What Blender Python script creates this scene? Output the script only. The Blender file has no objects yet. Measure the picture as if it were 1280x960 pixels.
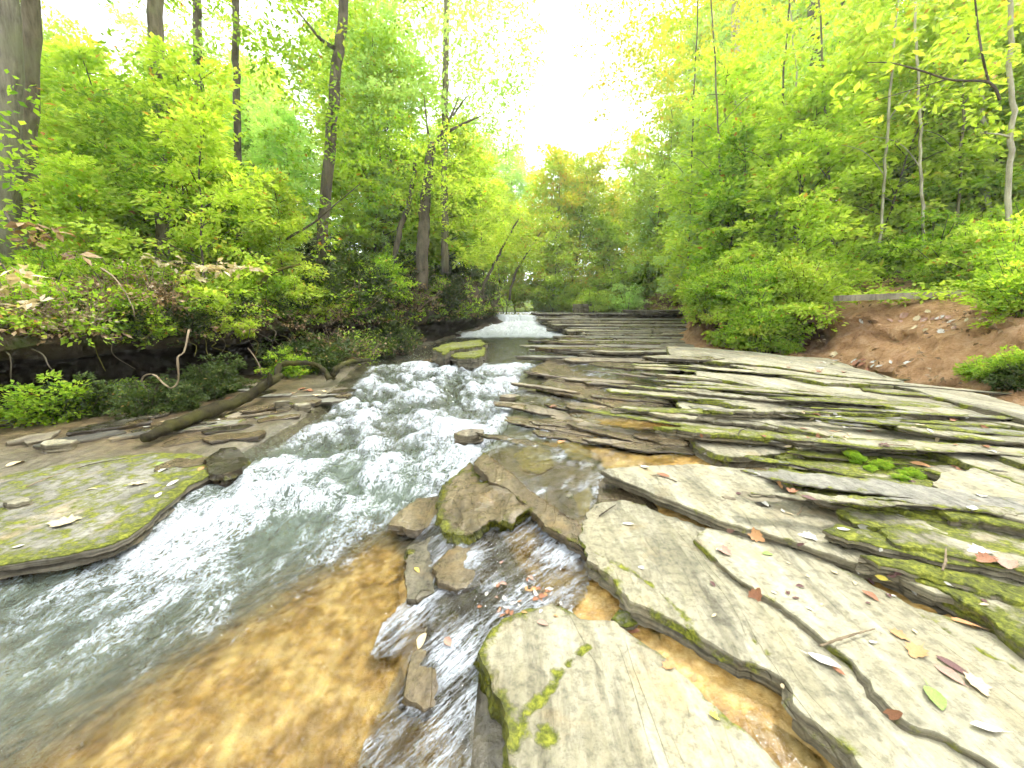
import bpy, math, random
import numpy as np
from mathutils import Vector, geometry
R = math.radians
random.seed(7)
S = bpy.context.scene
COL = S.collection

# ------------------------------------------------------------------ camera
H = 1.35; PITCH = 11.2; F = 481.0
cam_d = bpy.data.cameras.new('camera'); cam = bpy.data.objects.new('camera', cam_d); COL.objects.link(cam)
cam.location = (0, 0, H); cam.rotation_euler = (R(90 - PITCH), 0, 0)
cam_d.sensor_width = 36; cam_d.lens = 36 * F / 1280; cam_d.clip_start = .05; cam_d.clip_end = 500
S.camera = cam
CP, SP = math.cos(R(PITCH)), math.sin(R(PITCH))
def ray(px, py):
    u, v = (px - 640) / F, (py - 480) / F
    return np.array([u, CP - v * SP, -(v * CP + SP)])
def at(px, py, z):
    """point of the photograph on the level z"""
    d = ray(px, py); t = (z - H) / d[2]
    return np.array([d[0] * t, d[1] * t, z])
def atd(px, y, z=0):
    """x of a pixel column at distance y"""
    return (px - 640) / F * (y * CP + (H - z) * SP)

# ------------------------------------------------------------------ noise
def _h(ix, iy, s):
    n = (ix.astype(np.int64) * 374761393 + iy.astype(np.int64) * 668265263 + s * 1442695041) & 0xffffffff
    n = ((n ^ (n >> 13)) * 1274126177) & 0xffffffff
    return ((n ^ (n >> 16)) & 0xffffff) / float(0xffffff)
def vn(x, y, s=0):
    x = np.asarray(x, float); y = np.asarray(y, float)
    ix, iy = np.floor(x), np.floor(y); fx, fy = x - ix, y - iy
    fx = fx * fx * (3 - 2 * fx); fy = fy * fy * (3 - 2 * fy)
    a, b, c, d = _h(ix, iy, s), _h(ix + 1, iy, s), _h(ix, iy + 1, s), _h(ix + 1, iy + 1, s)
    return (a + (b - a) * fx) * (1 - fy) + (c + (d - c) * fx) * fy
def fbm(x, y, s=0, o=4):
    t = 0; a = .5; n = 0
    for i in range(o):
        t = t + a * vn(x, y, s + i * 17); n += a; a *= .5; x = np.asarray(x) * 2.03; y = np.asarray(y) * 2.03
    return t / n - .5
def ss(a, b, x):
    t = np.clip((x - a) / (b - a), 0, 1); return t * t * (3 - 2 * t)
def ip(x, pts):
    p = np.array(pts); return np.interp(x, p[:, 0], p[:, 1])

# ------------------------------------------------------------------ the lie of the land
def z_s(y):    # water level along the stream
    return ip(y, [(-3, -.26), (2.4, -.24), (3.4, -.21), (5, -.13), (6.5, -.06), (8.3, .03), (9.5, .05), (13, .12), (15, .26), (17, .42), (20.1, .62), (20.35, .95), (34, 1.1)])
def xright(y): return ip(y, [(-3, -.5), (.6, -.58), (1.2, -.63), (2.2, -.62), (3, -.5), (3.9, -.17), (5, .0), (7.7, .2), (9, 1.0), (13, 3), (16, 2.2), (20.5, 1.3), (26, 1.5)])
def xleft(y): return ip(y, [(-3, -3.6), (2, -2.95), (3, -2.8), (5, -2.65), (9, -3.4), (11.5, -3.2), (14.5, -2.1), (17.5, -1.1), (20.3, -.5), (28, -1.4)])
def bed(x, y):
    x = np.asarray(x, float); y = np.asarray(y, float)
    q = .92 * x + .4 * np.minimum(y, 3) + .05 * np.maximum(y - 3, 0)
    f = ip(q, [(-1.5, -.4), (-.1, -.31), (.1, -.26), (.3, -.19), (.6, -.125), (.9, -.11), (1.2, -.07), (1.6, -.02), (1.9, .015), (2.3, .05), (2.7, .08), (4, .12), (7, .2)])
    rise = ip(y, [(3, 0), (6, .05), (9, .1), (12, .17), (15, .32), (18, .5), (20.2, .6), (20.4, .8), (34, .95)])
    right = f + rise + .03 * fbm(x * 2.2, y * 2.2, 3) + .035 * (np.round(5 * fbm(x * 1.2 + y * .5, y * 1.1 - x * .2, 4, 3)) / 5)
    zw = z_s(y)
    w = -.88 * x + .475 * y
    dep = np.where(y < 3.2, .07 + .30 * ss(1.9, 3.1, w), .0)
    dep = dep * (1 - ss(2.4, 3.2, y)) + .16 * ss(2.4, 3.2, y) * (1 - ss(9, 10, y)) + .07 * ss(9, 10, y)
    ch = zw - dep + .05 * fbm(x * 2.5, y * 2.5, 5) + .03 * fbm(x * 9, y * 9, 6, 3)
    xr, xl = xright(y), xleft(y)
    b = ch + (right - ch) * ss(xr - .3, xr + .12, x)
    left = np.maximum(zw + .06, -.16 + ss(0, 3.2, xl - x) * .13 + rise * .8) + .06 * fbm(x * 1.8, y * 1.8, 8)
    b = b + (left - b) * ss(-.15, .35, xl - x)
    return b

# ------------------------------------------------------------------ materials
def mat(name):
    m = bpy.data.materials.new(name); m.use_nodes = True
    nt = m.node_tree; nt.nodes.clear()
    return m, nt
class G:
    def __init__(s, nt): s.nt = nt
    def n(s, t, **kw):
        nd = s.nt.nodes.new(t)
        for k, v in kw.items():
            if k.startswith('_'): setattr(nd, k[1:], v)
        return nd
    def link(s, a, b): s.nt.links.new(a, b)
    def val(s, sock, v):
        if hasattr(v, 'is_output') or isinstance(v, bpy.types.NodeSocket): s.link(v, sock)
        else:
            if isinstance(v, tuple) and len(v) == 3 and sock.type == 'RGBA': v = v + (1,)
            sock.default_value = v
    def attr(s, name):
        a = s.n('ShaderNodeAttribute'); a.attribute_name = name; return a
    def math(s, op, a, b=0.0, c=None, clamp=False):
        m = s.n('ShaderNodeMath'); m.operation = op; m.use_clamp = clamp
        s.val(m.inputs[0], a); s.val(m.inputs[1], b)
        if c is not None: s.val(m.inputs[2], c)
        return m.outputs[0]
    def mix(s, f, a, b, bt='MIX'):
        m = s.n('ShaderNodeMix'); m.data_type = 'RGBA'; m.blend_type = bt
        s.val(m.inputs[0], f); s.val(m.inputs[6], a); s.val(m.inputs[7], b); return m.outputs[2]
    def ramp(s, f, stops, interp='LINEAR'):
        r = s.n('ShaderNodeValToRGB'); r.color_ramp.interpolation = interp
        e = r.color_ramp.elements
        while len(e) < len(stops): e.new(.5)
        for i, (p, c) in enumerate(stops):
            e[i].position = p
            if not isinstance(c, tuple): c = (c, c, c)
            e[i].color = c + (1,)
        s.val(r.inputs[0], f); return r.outputs[0]
    def coord(s, scale=(1, 1, 1), rot=0, src='Object', vec=None):
        if vec is None: vec = s.n('ShaderNodeTexCoord').outputs[src]
        mp = s.n('ShaderNodeMapping'); mp.inputs['Scale'].default_value = scale; mp.inputs['Rotation'].default_value = (0, 0, rot)
        s.link(vec, mp.inputs[0]); return mp.outputs[0]
    def noise(s, vec, scale, detail=4, rough=.55, dist=0.0):
        n = s.n('ShaderNodeTexNoise'); s.link(vec, n.inputs['Vector'])
        n.inputs['Scale'].default_value = scale; n.inputs['Detail'].default_value = detail
        n.inputs['Roughness'].default_value = rough; n.inputs['Distortion'].default_value = dist
        return n.outputs['Fac']
    def bump(s, h, strength, dist, nrm=None):
        b = s.n('ShaderNodeBump'); b.inputs['Strength'].default_value = strength; b.inputs['Distance'].default_value = dist
        s.link(h, b.inputs['Height'])
        if nrm is not None: s.link(nrm, b.inputs['Normal'])
        return b.outputs[0]
    def out(s, sh):
        o = s.n('ShaderNodeOutputMaterial'); s.link(sh, o.inputs[0])
    def princ(s, col, rough, nrm=None, spec=.4, coat=None):
        p = s.n('ShaderNodeBsdfPrincipled'); s.val(p.inputs['Base Color'], col); s.val(p.inputs['Roughness'], rough)
        s.val(p.inputs['Specular IOR Level'], spec)
        if nrm is not None: s.link(nrm, p.inputs['Normal'])
        if coat is not None:
            s.val(p.inputs['Coat Weight'], coat); p.inputs['Coat Roughness'].default_value = .06; p.inputs['Coat IOR'].default_value = 1.45
            if nrm is not None: s.link(nrm, p.inputs['Coat Normal'])
        return p.outputs[0]

STRIKE = R(-66)
def rock_mat(name, c0, c1, c2, mossy=1.0, dark=1.0):
    m, nt = mat(name); g = G(nt)
    v = g.n('ShaderNodeTexCoord').outputs['Object']
    vs = g.coord((1.0, .22, 1.0), -R(24), vec=v)       # stretched along the beds
    big = g.noise(v, 1.7, 4, .6); mid = g.noise(vs, 7, 5, .65, .3); fine = g.noise(v, 60, 3, .7)
    col = g.mix(g.ramp(big, [(.3, 0.), (.7, 1.)]), c0, c1)
    col = g.mix(g.ramp(mid, [(.42, 0.), (.68, 1.)]), col, c2)
    speck = g.ramp(g.noise(v, 26, 5, .75), [(.36, .62), (.5, 1.), (.68, 1.22)])
    col = g.mix(1.0, col, speck, 'MULTIPLY')
    # ochre stains
    st = g.ramp(g.noise(v, 2.6, 5, .6, .4), [(.56, 0.), (.72, .55)])
    col = g.mix(st, col, (.36, .26, .11))
    sn = g.noise(vs, 2.4, 3, .5, .4)
    stp = g.ramp(sn, [(.0, 0.), (.36, .2), (.366, .36), (.47, .42), (.476, .6), (.56, .64), (.566, .82), (.66, .85), (.666, 1.), (1., 1.)])
    cr = g.ramp(sn, [(.355, 0.), (.363, 1.), (.371, 0.), (.466, 0.), (.473, 1.), (.481, 0.), (.556, 0.), (.563, .9), (.571, 0.), (.656, 0.), (.663, .8), (.671, 0.)])
    cr = g.math('MULTIPLY', cr, g.ramp(g.noise(v, 3.7, 4, .6), [(.52, 0.), (.7, .55)]))
    col = g.mix(1., col, g.ramp(stp, [(0., .78), (.5, .98), (1., 1.14)]), 'MULTIPLY')
    col = g.mix(cr, col, (.05, .05, .02))
    blot = g.ramp(g.noise(vs, 5.3, 6, .74, .3), [(.34, .38), (.47, .95), (.68, 1.22)])
    col = g.mix(.8, col, blot, 'MULTIPLY')
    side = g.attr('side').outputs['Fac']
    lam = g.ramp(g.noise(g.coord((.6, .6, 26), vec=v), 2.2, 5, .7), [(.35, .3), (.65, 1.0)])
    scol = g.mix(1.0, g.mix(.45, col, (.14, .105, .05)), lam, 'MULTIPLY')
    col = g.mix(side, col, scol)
    # moss
    ms = g.attr('moss').outputs['Fac']
    mn = g.noise(v, 9, 6, .68); mn2 = g.noise(v, 45, 4, .7)
    mf = g.math('ADD', ms, g.math('MULTIPLY', g.math('SUBTRACT', mn, .5), 1.5))
    mf = g.ramp(mf, [(.42, 0.), (.62, 1.)])
    mcol = g.ramp(g.math('ADD', g.math('MULTIPLY', mn2, .6), g.math('MULTIPLY', mn, .4)), [(.36, (.022, .026, .004)), (.5, (.10, .115, .008)), (.62, (.23, .245, .02)), (.72, (.34, .35, .06))])
    col = g.mix(g.math('MULTIPLY', mf, mossy), col, mcol)
    wet = g.attr('wet').outputs['Fac']
    wf = g.math('ADD', wet, g.math('MULTIPLY', g.math('SUBTRACT', g.noise(v, 3.1, 4, .6), .5), .9))
    wf = g.math('MULTIPLY', g.ramp(wf, [(.35, 0.), (.6, 1.)]), g.math('GREATER_THAN', wet, .02))
    col = g.mix(wf, col, g.mix(1., col, (.62, .57, .48), 'MULTIPLY'))
    if dark != 1.0: col = g.mix(1., col, (dark, dark, dark), 'MULTIPLY')
    rough = g.mix(wf, (.85, .85, .85), (.16, .16, .16))
    # relief: stepped flakes, grain, moss pile
    h = g.math('ADD', g.math('MULTIPLY', stp, .022), g.math('MULTIPLY', g.noise(v, 14, 6, .65), .014))
    h = g.math('ADD', h, g.math('MULTIPLY', fine, .0022))
    h = g.math('ADD', h, g.math('MULTIPLY', g.math('MULTIPLY', mf, mn2), .014))
    h = g.math('SUBTRACT', h, g.math('MULTIPLY', cr, .006))
    nr = g.bump(h, 1.0, 1.0)
    g.out(g.princ(col, rough, nr, .4))
    return m
M = {}
M['rock'] = rock_mat('tan_rock', (.265, .24, .148), (.17, .16, .10), (.35, .33, .23))
M['grey_rock'] = rock_mat('grey_rock', (.19, .18, .135), (.145, .145, .115), (.25, .24, .19))
M['wet_rock'] = rock_mat('wet_rock', (.20, .16, .092), (.125, .11, .075), (.26, .23, .155))
M['dark_rock'] = rock_mat('dark_rock', (.06, .055, .04), (.04, .042, .035), (.09, .085, .06))

def bed_mat():
    m, nt = mat('streambed_stone'); g = G(nt)
    v = g.n('ShaderNodeTexCoord').outputs['Object']
    vs = g.coord((1, .3, 1), -R(24), vec=v)
    o = g.attr('ochre').outputs['Fac']; wet = g.attr('wet').outputs['Fac']
    grey = g.mix(g.ramp(g.noise(vs, 5, 6, .65), [(.35, 0.), (.65, 1.)]), (.10, .09, .06), (.22, .195, .13))
    och = g.ramp(g.noise(v, 6, 6, .7), [(.3, (.16, .09, .024)), (.46, (.40, .245, .065)), (.62, (.60, .43, .16))])
    of = g.ramp(g.math('ADD', o, g.math('MULTIPLY', g.math('SUBTRACT', g.noise(v, 2.4, 5, .6), .5), .8)), [(.38, 0.), (.62, 1.)])
    col = g.mix(of, grey, och)
    col = g.mix(g.ramp(g.noise(g.coord((1, .6, 1), -R(35), vec=v), 3.4, 6, .72, .4), [(.5, 0.), (.64, .6)]), col, g.mix(1., col, (.5, .46, .36), 'MULTIPLY'))
    pb = g.n('ShaderNodeTexVoronoi'); g.link(v, pb.inputs['Vector']); pb.inputs['Scale'].default_value = 17; pb.inputs['Randomness'].default_value = 1
    col = g.mix(1., col, g.ramp(pb.outputs['Distance'], [(.0, 1.1), (.35, 1.), (.6, .74)]), 'MULTIPLY')
    ms = g.ramp(g.math('ADD', g.attr('moss').outputs['Fac'], g.math('MULTIPLY', g.math('SUBTRACT', g.noise(v, 6, 6, .7), .5), 1.3)), [(.45, 0.), (.65, 1.)])
    col = g.mix(g.attr('soil').outputs['Fac'], col, g.ramp(g.noise(v, 9, 6, .7), [(.35, (.035, .024, .012)), (.52, (.10, .07, .032)), (.68, (.2, .15, .08))]))
    col = g.mix(ms, col, (.07, .075, .012))
    h = g.math('ADD', g.math('MULTIPLY', g.noise(v, 11, 6, .65), .03), g.math('MULTIPLY', pb.outputs['Distance'], .004))
    rough = g.mix(wet, (.8, .8, .8), (.14, .14, .14))
    g.out(g.princ(col, rough, g.bump(h, .8, 1.), .45)); return m
M['bed'] = bed_mat()

def water_mat(name, deepcol, foam_scale=(5.5, 1.6, 1), bump_d=.05, ior=1.5, calm=False):
    m, nt = mat(name); g = G(nt)
    fv = g.attr('flow').outputs['Vector']
    a = g.coord(foam_scale, vec=fv)
    n1 = g.noise(a, 1.5, 7, .68, .5); n2 = g.noise(a, 6., 5, .62, .7); n3 = g.noise(a, 20, 4, .6, .3)
    foam = g.attr('foam').outputs['Fac']; deep = g.attr('deep').outputs['Fac']
    ridge = g.math('SUBTRACT', 1., g.math('MULTIPLY', g.math('ABSOLUTE', g.math('SUBTRACT', n2, .5)), 7.), clamp=True)
    ridge2 = g.math('SUBTRACT', 1., g.math('MULTIPLY', g.math('ABSOLUTE', g.math('SUBTRACT', n3, .5)), 6.), clamp=True)
    tex = g.math('ADD', g.math('MULTIPLY', ridge, .55), g.math('ADD', g.math('MULTIPLY', ridge2, .3), g.math('MULTIPLY', g.math('SUBTRACT', n1, .5), 1.6)))
    ff = g.math('ADD', g.math('MULTIPLY', foam, 1.1), g.math('SUBTRACT', tex, 1.0))
    ff = g.math('MULTIPLY', g.ramp(ff, [(.0, 0.), (.12, .35), (.42, 1.)]), g.ramp(foam, [(.03, 0.), (.12, 1.)]))
    rip = g.math('ADD', g.math('MULTIPLY', n2, .5), g.math('ADD', g.math('MULTIPLY', n1, .8), g.math('MULTIPLY', n3, .16)))
    nr = g.bump(rip, 1., bump_d)
    if calm: nr.node.inputs['Strength'].default_value = 1; g.link(g.math('ADD', .42, g.math('MULTIPLY', foam, .8), clamp=True), nr.node.inputs['Strength'])
    fr = g.n('ShaderNodeFresnel'); fr.inputs['IOR'].default_value = ior; g.link(nr, fr.inputs['Normal'])
    gl = g.n('ShaderNodeBsdfGlossy'); gl.inputs['Roughness'].default_value = .07; g.link(nr, gl.inputs['Normal'])
    tr = g.n('ShaderNodeBsdfTransparent'); tr.inputs[0].default_value = (.93, .93, .86, 1)
    df = g.n('ShaderNodeBsdfDiffuse'); g.val(df.inputs[0], g.mix(g.ramp(n1, [(.4, 0.), (.65, 1.)]), deepcol, tuple(c * 1.7 for c in deepcol))); g.link(nr, df.inputs['Normal'])
    s1 = g.n('ShaderNodeMixShader'); g.link(g.math('MULTIPLY', deep, .8), s1.inputs[0]); g.link(tr.outputs[0], s1.inputs[1]); g.link(df.outputs[0], s1.inputs[2])
    s2 = g.n('ShaderNodeMixShader'); g.link(fr.outputs[0], s2.inputs[0]); g.link(s1.outputs[0], s2.inputs[1]); g.link(gl.outputs[0], s2.inputs[2])
    wh = g.princ(g.mix(g.ramp(n3, [(.35, 0.), (.65, 1.)]), (.30, .34, .35), (.70, .74, .78)), .4, nr, .5)
    s3 = g.n('ShaderNodeMixShader'); g.link(g.math('MULTIPLY', ff, .92), s3.inputs[0]); g.link(s2.outputs[0], s3.inputs[1]); g.link(wh, s3.inputs[2])
    g.out(s3.outputs[0]); return m
M['water'] = water_mat('stream_water', (.088, .112, .086), (5, 2.9, 1), .06, 1.36, True)
M['sheet'] = water_mat('sheet_water', (.13, .14, .13), (15, 2.6, 1), .03, 1.5)
M['film'] = water_mat('film_water', (.13, .14, .13), (8, 3, 1), .007, 1.42)
M['pool'] = water_mat('olive_pool_water', (.20, .16, .03), (3, 1.5, 1), .01, 1.4)
M['puddle'] = water_mat('still_water', (.2, .14, .05), (3, 1.5, 1), .012, 1.45)

def soil_mat(name, cols, scale=5, moss=(.07, .085, .012), bumpd=.06, green=(.05, .08, .01)):
    m, nt = mat(name); g = G(nt)
    v = g.n('ShaderNodeTexCoord').outputs['Object']
    n = g.noise(v, scale, 7, .7); n2 = g.noise(v, scale * 6, 5, .7)
    col = g.ramp(g.math('ADD', g.math('MULTIPLY', n, .65), g.math('MULTIPLY', n2, .35)), [(.3, cols[0]), (.5, cols[1]), (.7, cols[2])])
    mf = g.ramp(g.math('ADD', g.attr('moss').outputs['Fac'], g.math('MULTIPLY', g.math('SUBTRACT', g.noise(v, 3, 6, .7), .5), 1.3)), [(.45, 0.), (.65, 1.)])
    col = g.mix(mf, col, g.mix(n2, moss, green))
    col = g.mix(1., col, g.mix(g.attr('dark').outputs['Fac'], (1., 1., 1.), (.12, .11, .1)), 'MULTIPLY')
    h = g.math('ADD', g.math('MULTIPLY', n, 1.), g.math('MULTIPLY', n2, .3))
    g.out(g.princ(col, .9, g.bump(h, 1., bumpd), .25)); return m
M['dirt'] = soil_mat('red_dirt', [(.20, .10, .04), (.50, .29, .13), (.68, .47, .28)], 6, bumpd=.16)
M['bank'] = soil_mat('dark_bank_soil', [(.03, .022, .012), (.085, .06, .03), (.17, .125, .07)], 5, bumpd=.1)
M['forest'] = soil_mat('forest_floor', [(.05, .04, .02), (.11, .09, .045), (.2, .16, .08)], 2.5, moss=(.16, .24, .03), green=(.24, .34, .05), bumpd=.1)

def bark_mat(name, a, b, c=None):
    m, nt = mat(name); g = G(nt)
    v = g.coord((1, 1, .16)); n = g.noise(v, 14, 6, .7, .3); n2 = g.noise(g.coord(), 2.2, 4, .6)
    col = g.ramp(n, [(.35, a), (.65, b)])
    col = g.mix(g.ramp(n2, [(.45, 0.), (.65, .7)]), col, c or tuple(x * 1.35 for x in b))
    g.out(g.princ(col, .9, g.bump(n, 1., .03), .2)); return m
M['bark'] = bark_mat('grey_brown_bark', (.08, .065, .042), (.22, .185, .125), (.19, .19, .10))
M['dark_bark'] = bark_mat('dark_bark', (.04, .034, .023), (.12, .10, .068))
M['pale_bark'] = bark_mat('pale_bark', (.22, .2, .14), (.42, .39, .29))
M['big_bark'] = bark_mat('big_grey_bark', (.09, .08, .06), (.25, .225, .175), (.2, .2, .12))
M['moss_bark'] = bark_mat('mossy_bark', (.035, .032, .01), (.12, .115, .02), (.2, .19, .03))
M['log_bark'] = bark_mat('dark_mossy_log', (.012, .010, .005), (.04, .034, .012), (.075, .075, .013))
M['vine'] = bark_mat('pale_vine_bark', (.13, .10, .06), (.32, .25, .16))
M['timber'] = bark_mat('weathered_timber', (.13, .11, .08), (.3, .27, .2))

def leaf_mat(name, stops, trans=.56, rnd=.3):
    m, nt = mat(name); g = G(nt)
    lv = g.attr('lv').outputs['Fac']
    oi = g.n('ShaderNodeObjectInfo').outputs['Random']
    col = g.ramp(lv, stops)
    br = g.math('ADD', 1 - rnd / 2, g.math('MULTIPLY', oi, rnd))
    cb = g.n('ShaderNodeCombineColor'); [g.link(br, cb.inputs[i]) for i in range(3)]
    col = g.mix(1., col, cb.outputs[0], 'MULTIPLY')
    p = g.princ(col, .55, None, .3)
    t = g.n('ShaderNodeBsdfTranslucent'); g.link(g.mix(1., col, (1.25, 1.2, .7), 'MULTIPLY'), t.inputs[0])
    mx = g.n('ShaderNodeMixShader'); mx.inputs[0].default_value = trans; g.link(p, mx.inputs[1]); g.link(t.outputs[0], mx.inputs[2])
    g.out(mx.outputs[0]); return m
M['lime'] = leaf_mat('lime_leaves', [(0, (.31, .47, .035)), (.5, (.48, .63, .07)), (.85, (.63, .73, .13)), (.97, (.5, .42, .05)), (1, (.5, .3, .05))])
M['green'] = leaf_mat('green_leaves', [(0, (.14, .29, .02)), (.5, (.32, .50, .035)), (.85, (.48, .62, .07)), (.96, (.4, .38, .05)), (1, (.42, .2, .04))])
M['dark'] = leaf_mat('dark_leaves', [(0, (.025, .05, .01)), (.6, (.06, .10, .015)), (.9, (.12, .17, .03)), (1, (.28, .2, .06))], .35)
M['pale'] = leaf_mat('haze_pale_leaves', [(0, (.40, .60, .18)), (.5, (.54, .73, .24)), (.9, (.66, .82, .34)), (1, (.5, .5, .16))])  # bleached leaf colour: the haze over far and high crowns is painted in
M['yellow'] = leaf_mat('yellow_leaves', [(0, (.45, .55, .06)), (.5, (.62, .62, .08)), (.8, (.74, .60, .08)), (1, (.6, .32, .05))])
M['brown'] = leaf_mat('brown_leaves', [(0, (.10, .06, .03)), (.5, (.26, .17, .08)), (1, (.45, .34, .2))], .25)
M['blush'] = leaf_mat('blush_leaves', [(0, (.35, .3, .15)), (.5, (.6, .5, .34)), (1, (.7, .6, .48))], .3)

def plain_leaf(name, a, b):
    m, nt = mat(name); g = G(nt)
    n = g.noise(g.coord(), 30, 5, .6)
    col = g.ramp(n, [(.35, a), (.65, b)])
    g.out(g.princ(col, .6, g.bump(n, .5, .004), .35)); return m
LEAFM = {
 'rust brown': plain_leaf('rust_leaf', (.20, .085, .04), (.38, .18, .09)),
 'dull pink': plain_leaf('pink_leaf', (.30, .17, .12), (.46, .29, .21)),
 'orange': plain_leaf('orange_leaf', (.36, .18, .07), (.52, .29, .12)),
 'pale silvery': plain_leaf('pale_leaf', (.40, .39, .32), (.6, .58, .5)),
 'tan': plain_leaf('tan_leaf', (.42, .33, .18), (.62, .52, .32)),
 'yellow': plain_leaf('yellow_fallen', (.55, .45, .05), (.72, .62, .12)),
 'green': plain_leaf('green_fallen', (.15, .24, .05), (.27, .36, .09)),
 'dark purple brown': plain_leaf('purple_leaf', (.07, .035, .03), (.18, .09, .075)),
}

# ------------------------------------------------------------------ object helpers
def link(o, parent=None):
    COL.objects.link(o)
    if parent is not None: o.parent = parent
    return o
def mesh(name, V, Fs, m, attrs=None, smooth=False, sharp=None):
    me = bpy.data.meshes.new(name)
    V = np.asarray(V, np.float32)
    if isinstance(Fs, np.ndarray):
        k = Fs.shape[1]; me.vertices.add(len(V)); me.vertices.foreach_set('co', V.ravel())
        me.loops.add(Fs.size); me.loops.foreach_set('vertex_index', Fs.astype(np.int32).ravel())
        me.polygons.add(len(Fs)); me.polygons.foreach_set('loop_start', np.arange(0, Fs.size, k, dtype=np.int32))
        try: me.polygons.foreach_set('loop_total', np.full(len(Fs), k, np.int32))
        except Exception: pass
        me.update(calc_edges=True)
    else:
        me.from_pydata([tuple(map(float, v)) for v in V], [], [tuple(map(int, f)) for f in Fs]); me.update()
    for k, a in (attrs or {}).items():
        a = np.asarray(a, np.float32)
        if a.ndim == 2: at_ = me.attributes.new(k, 'FLOAT_VECTOR', 'POINT'); at_.data.foreach_set('vector', a.ravel())
        else: at_ = me.attributes.new(k, 'FLOAT', 'POINT'); at_.data.foreach_set('value', a)
    me.materials.append(m)
    me.polygons.foreach_set('use_smooth', np.full(len(me.polygons), smooth, bool))
    if sharp: me.set_sharp_from_angle(angle=R(sharp))
    return me
def obj(name, me, parent=None, loc=(0, 0, 0)):
    o = bpy.data.objects.new(name, me); o.location = loc; return link(o, parent)
def tag(o, label=None, cat=None, group=None, kind=None):
    if label: o['label'] = label
    if cat: o['category'] = cat
    if group: o['group'] = group
    if kind: o['kind'] = kind
    return o
def thing(name, label, cat, loc=(0, 0, 0), rz=0, group=None):
    o = bpy.data.objects.new(name, None); o.location = loc; o.rotation_euler = (0, 0, rz); o.empty_display_size = .1
    link(o); return tag(o, label, cat, group)
def grid_faces(nu, nv):
    i = np.arange((nu - 1) * (nv - 1)); r, c = i // (nv - 1), i % (nv - 1); a = r * nv + c
    return np.stack([a, a + 1, a + nv + 1, a + nv], 1)
class TB:
    """gathers tubes into one mesh"""
    def __init__(s): s.V, s.F, s.n = [], [], 0
    def tube(s, pts, rad, sides=6, cap=True):
        pts = np.asarray(pts, float); k = len(pts); rad = np.broadcast_to(np.asarray(rad, float), (k,))
        T = np.gradient(pts, axis=0); T /= np.linalg.norm(T, axis=1)[:, None] + 1e-9
        up = np.array([0, 0, 1.]) if abs(T[0][2]) < .9 else np.array([1., 0, 0])
        a = np.arange(sides) / sides * 2 * math.pi
        X = np.cross(T, up); X /= np.linalg.norm(X, axis=1)[:, None] + 1e-9; Y = np.cross(T, X)
        ring = pts[:, None, :] + rad[:, None, None] * (np.cos(a)[None, :, None] * X[:, None, :] + np.sin(a)[None, :, None] * Y[:, None, :])
        s.V.append(ring.reshape(-1, 3)); b = s.n
        for i in range(k - 1):
            for j in range(sides):
                j2 = (j + 1) % sides
                s.F.append((b + i * sides + j, b + i * sides + j2, b + (i + 1) * sides + j2, b + (i + 1) * sides + j))
        if cap:
            s.F.append(tuple(b + j for j in range(sides))[::-1]); s.F.append(tuple(b + (k - 1) * sides + j for j in range(sides)))
        s.n += k * sides
    def box(s, c, size, rz=0):
        c = np.array(c, float); hx, hy, hz = np.array(size) / 2; co, si = math.cos(rz), math.sin(rz)
        v = np.array([(x, y, z) for z in (-hz, hz) for x, y in ((-hx, -hy), (hx, -hy), (hx, hy), (-hx, hy))])
        v = np.stack([v[:, 0] * co - v[:, 1] * si, v[:, 0] * si + v[:, 1] * co, v[:, 2]], 1) + c
        s.V.append(v); b = s.n
        s.F += [(b + 3, b + 2, b + 1, b), (b + 4, b + 5, b + 6, b + 7)] + [(b + i, b + (i + 1) % 4, b + 4 + (i + 1) % 4, b + 4 + i) for i in range(4)]
        s.n += 8
    def build(s, name, m, smooth=True):
        return mesh(name, np.concatenate(s.V), s.F, m, smooth=smooth)
def spline(pts, n):
    p = np.asarray(pts, float); t = np.linspace(0, len(p) - 1, n)
    out = []
    for u in t:
        i = min(int(u), len(p) - 2); f = u - i
        a, b, c, d = p[max(i - 1, 0)], p[i], p[i + 1], p[min(i + 2, len(p) - 1)]
        out.append(.5 * (2 * b + (c - a) * f + (2 * a - 5 * b + 4 * c - d) * f * f + (3 * b - a - 3 * c + d) * f ** 3))
    return np.array(out)

# ------------------------------------------------------------------ streambed and water
def sheet_grid(xs, ys):
    X, Y = np.meshgrid(xs, ys); return X, Y
xs = np.concatenate([np.arange(-8.5, -4, .09), np.arange(-4, 3.2, .035), np.arange(3.2, 11, .12)])
ys = np.concatenate([np.arange(-2, .6, .12), np.arange(.6, 5, .035), np.arange(5, 11, .07), np.arange(11, 34, .2)])
X, Y = sheet_grid(xs, ys); Z = bed(X, Y)
q = .92 * X + .4 * np.minimum(Y, 3) + .05 * np.maximum(Y - 3, 0)
och = (1 - ss(.0, .35, q)) * (1 - ss(2.6, 3.4, Y)) + .5 * ss(.75, .95, q) * (1 - ss(1.35, 1.5, q)) * (1 - ss(2.2, 2.6, Y)) + .55 * ss(1.4, 1.6, q) * (1 - ss(2.6, 3.2, q)) * (1 - ss(3.5, 5, Y)) + .3
och = np.clip(och, 0, 1) - .5 * ss(-2.6, -3.2, X) * 0
lf = ss(0, .4, xleft(Y) - X)
mo = lf * .3
me = mesh('streambed', np.stack([X, Y, Z], -1).reshape(-1, 3), grid_faces(len(ys), len(xs)), M['bed'],
          {'ochre': (och * (1 - lf * .2)).ravel(), 'wet': np.clip(1 - lf * .4, 0, 1).ravel(), 'moss': mo.ravel(), 'soil': (ss(.2, 1.2, xleft(Y) - X) * ss(3.2, 4.2, Y) * .9).ravel()}, True)
tag(obj('streambed', me), kind='structure')

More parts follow.
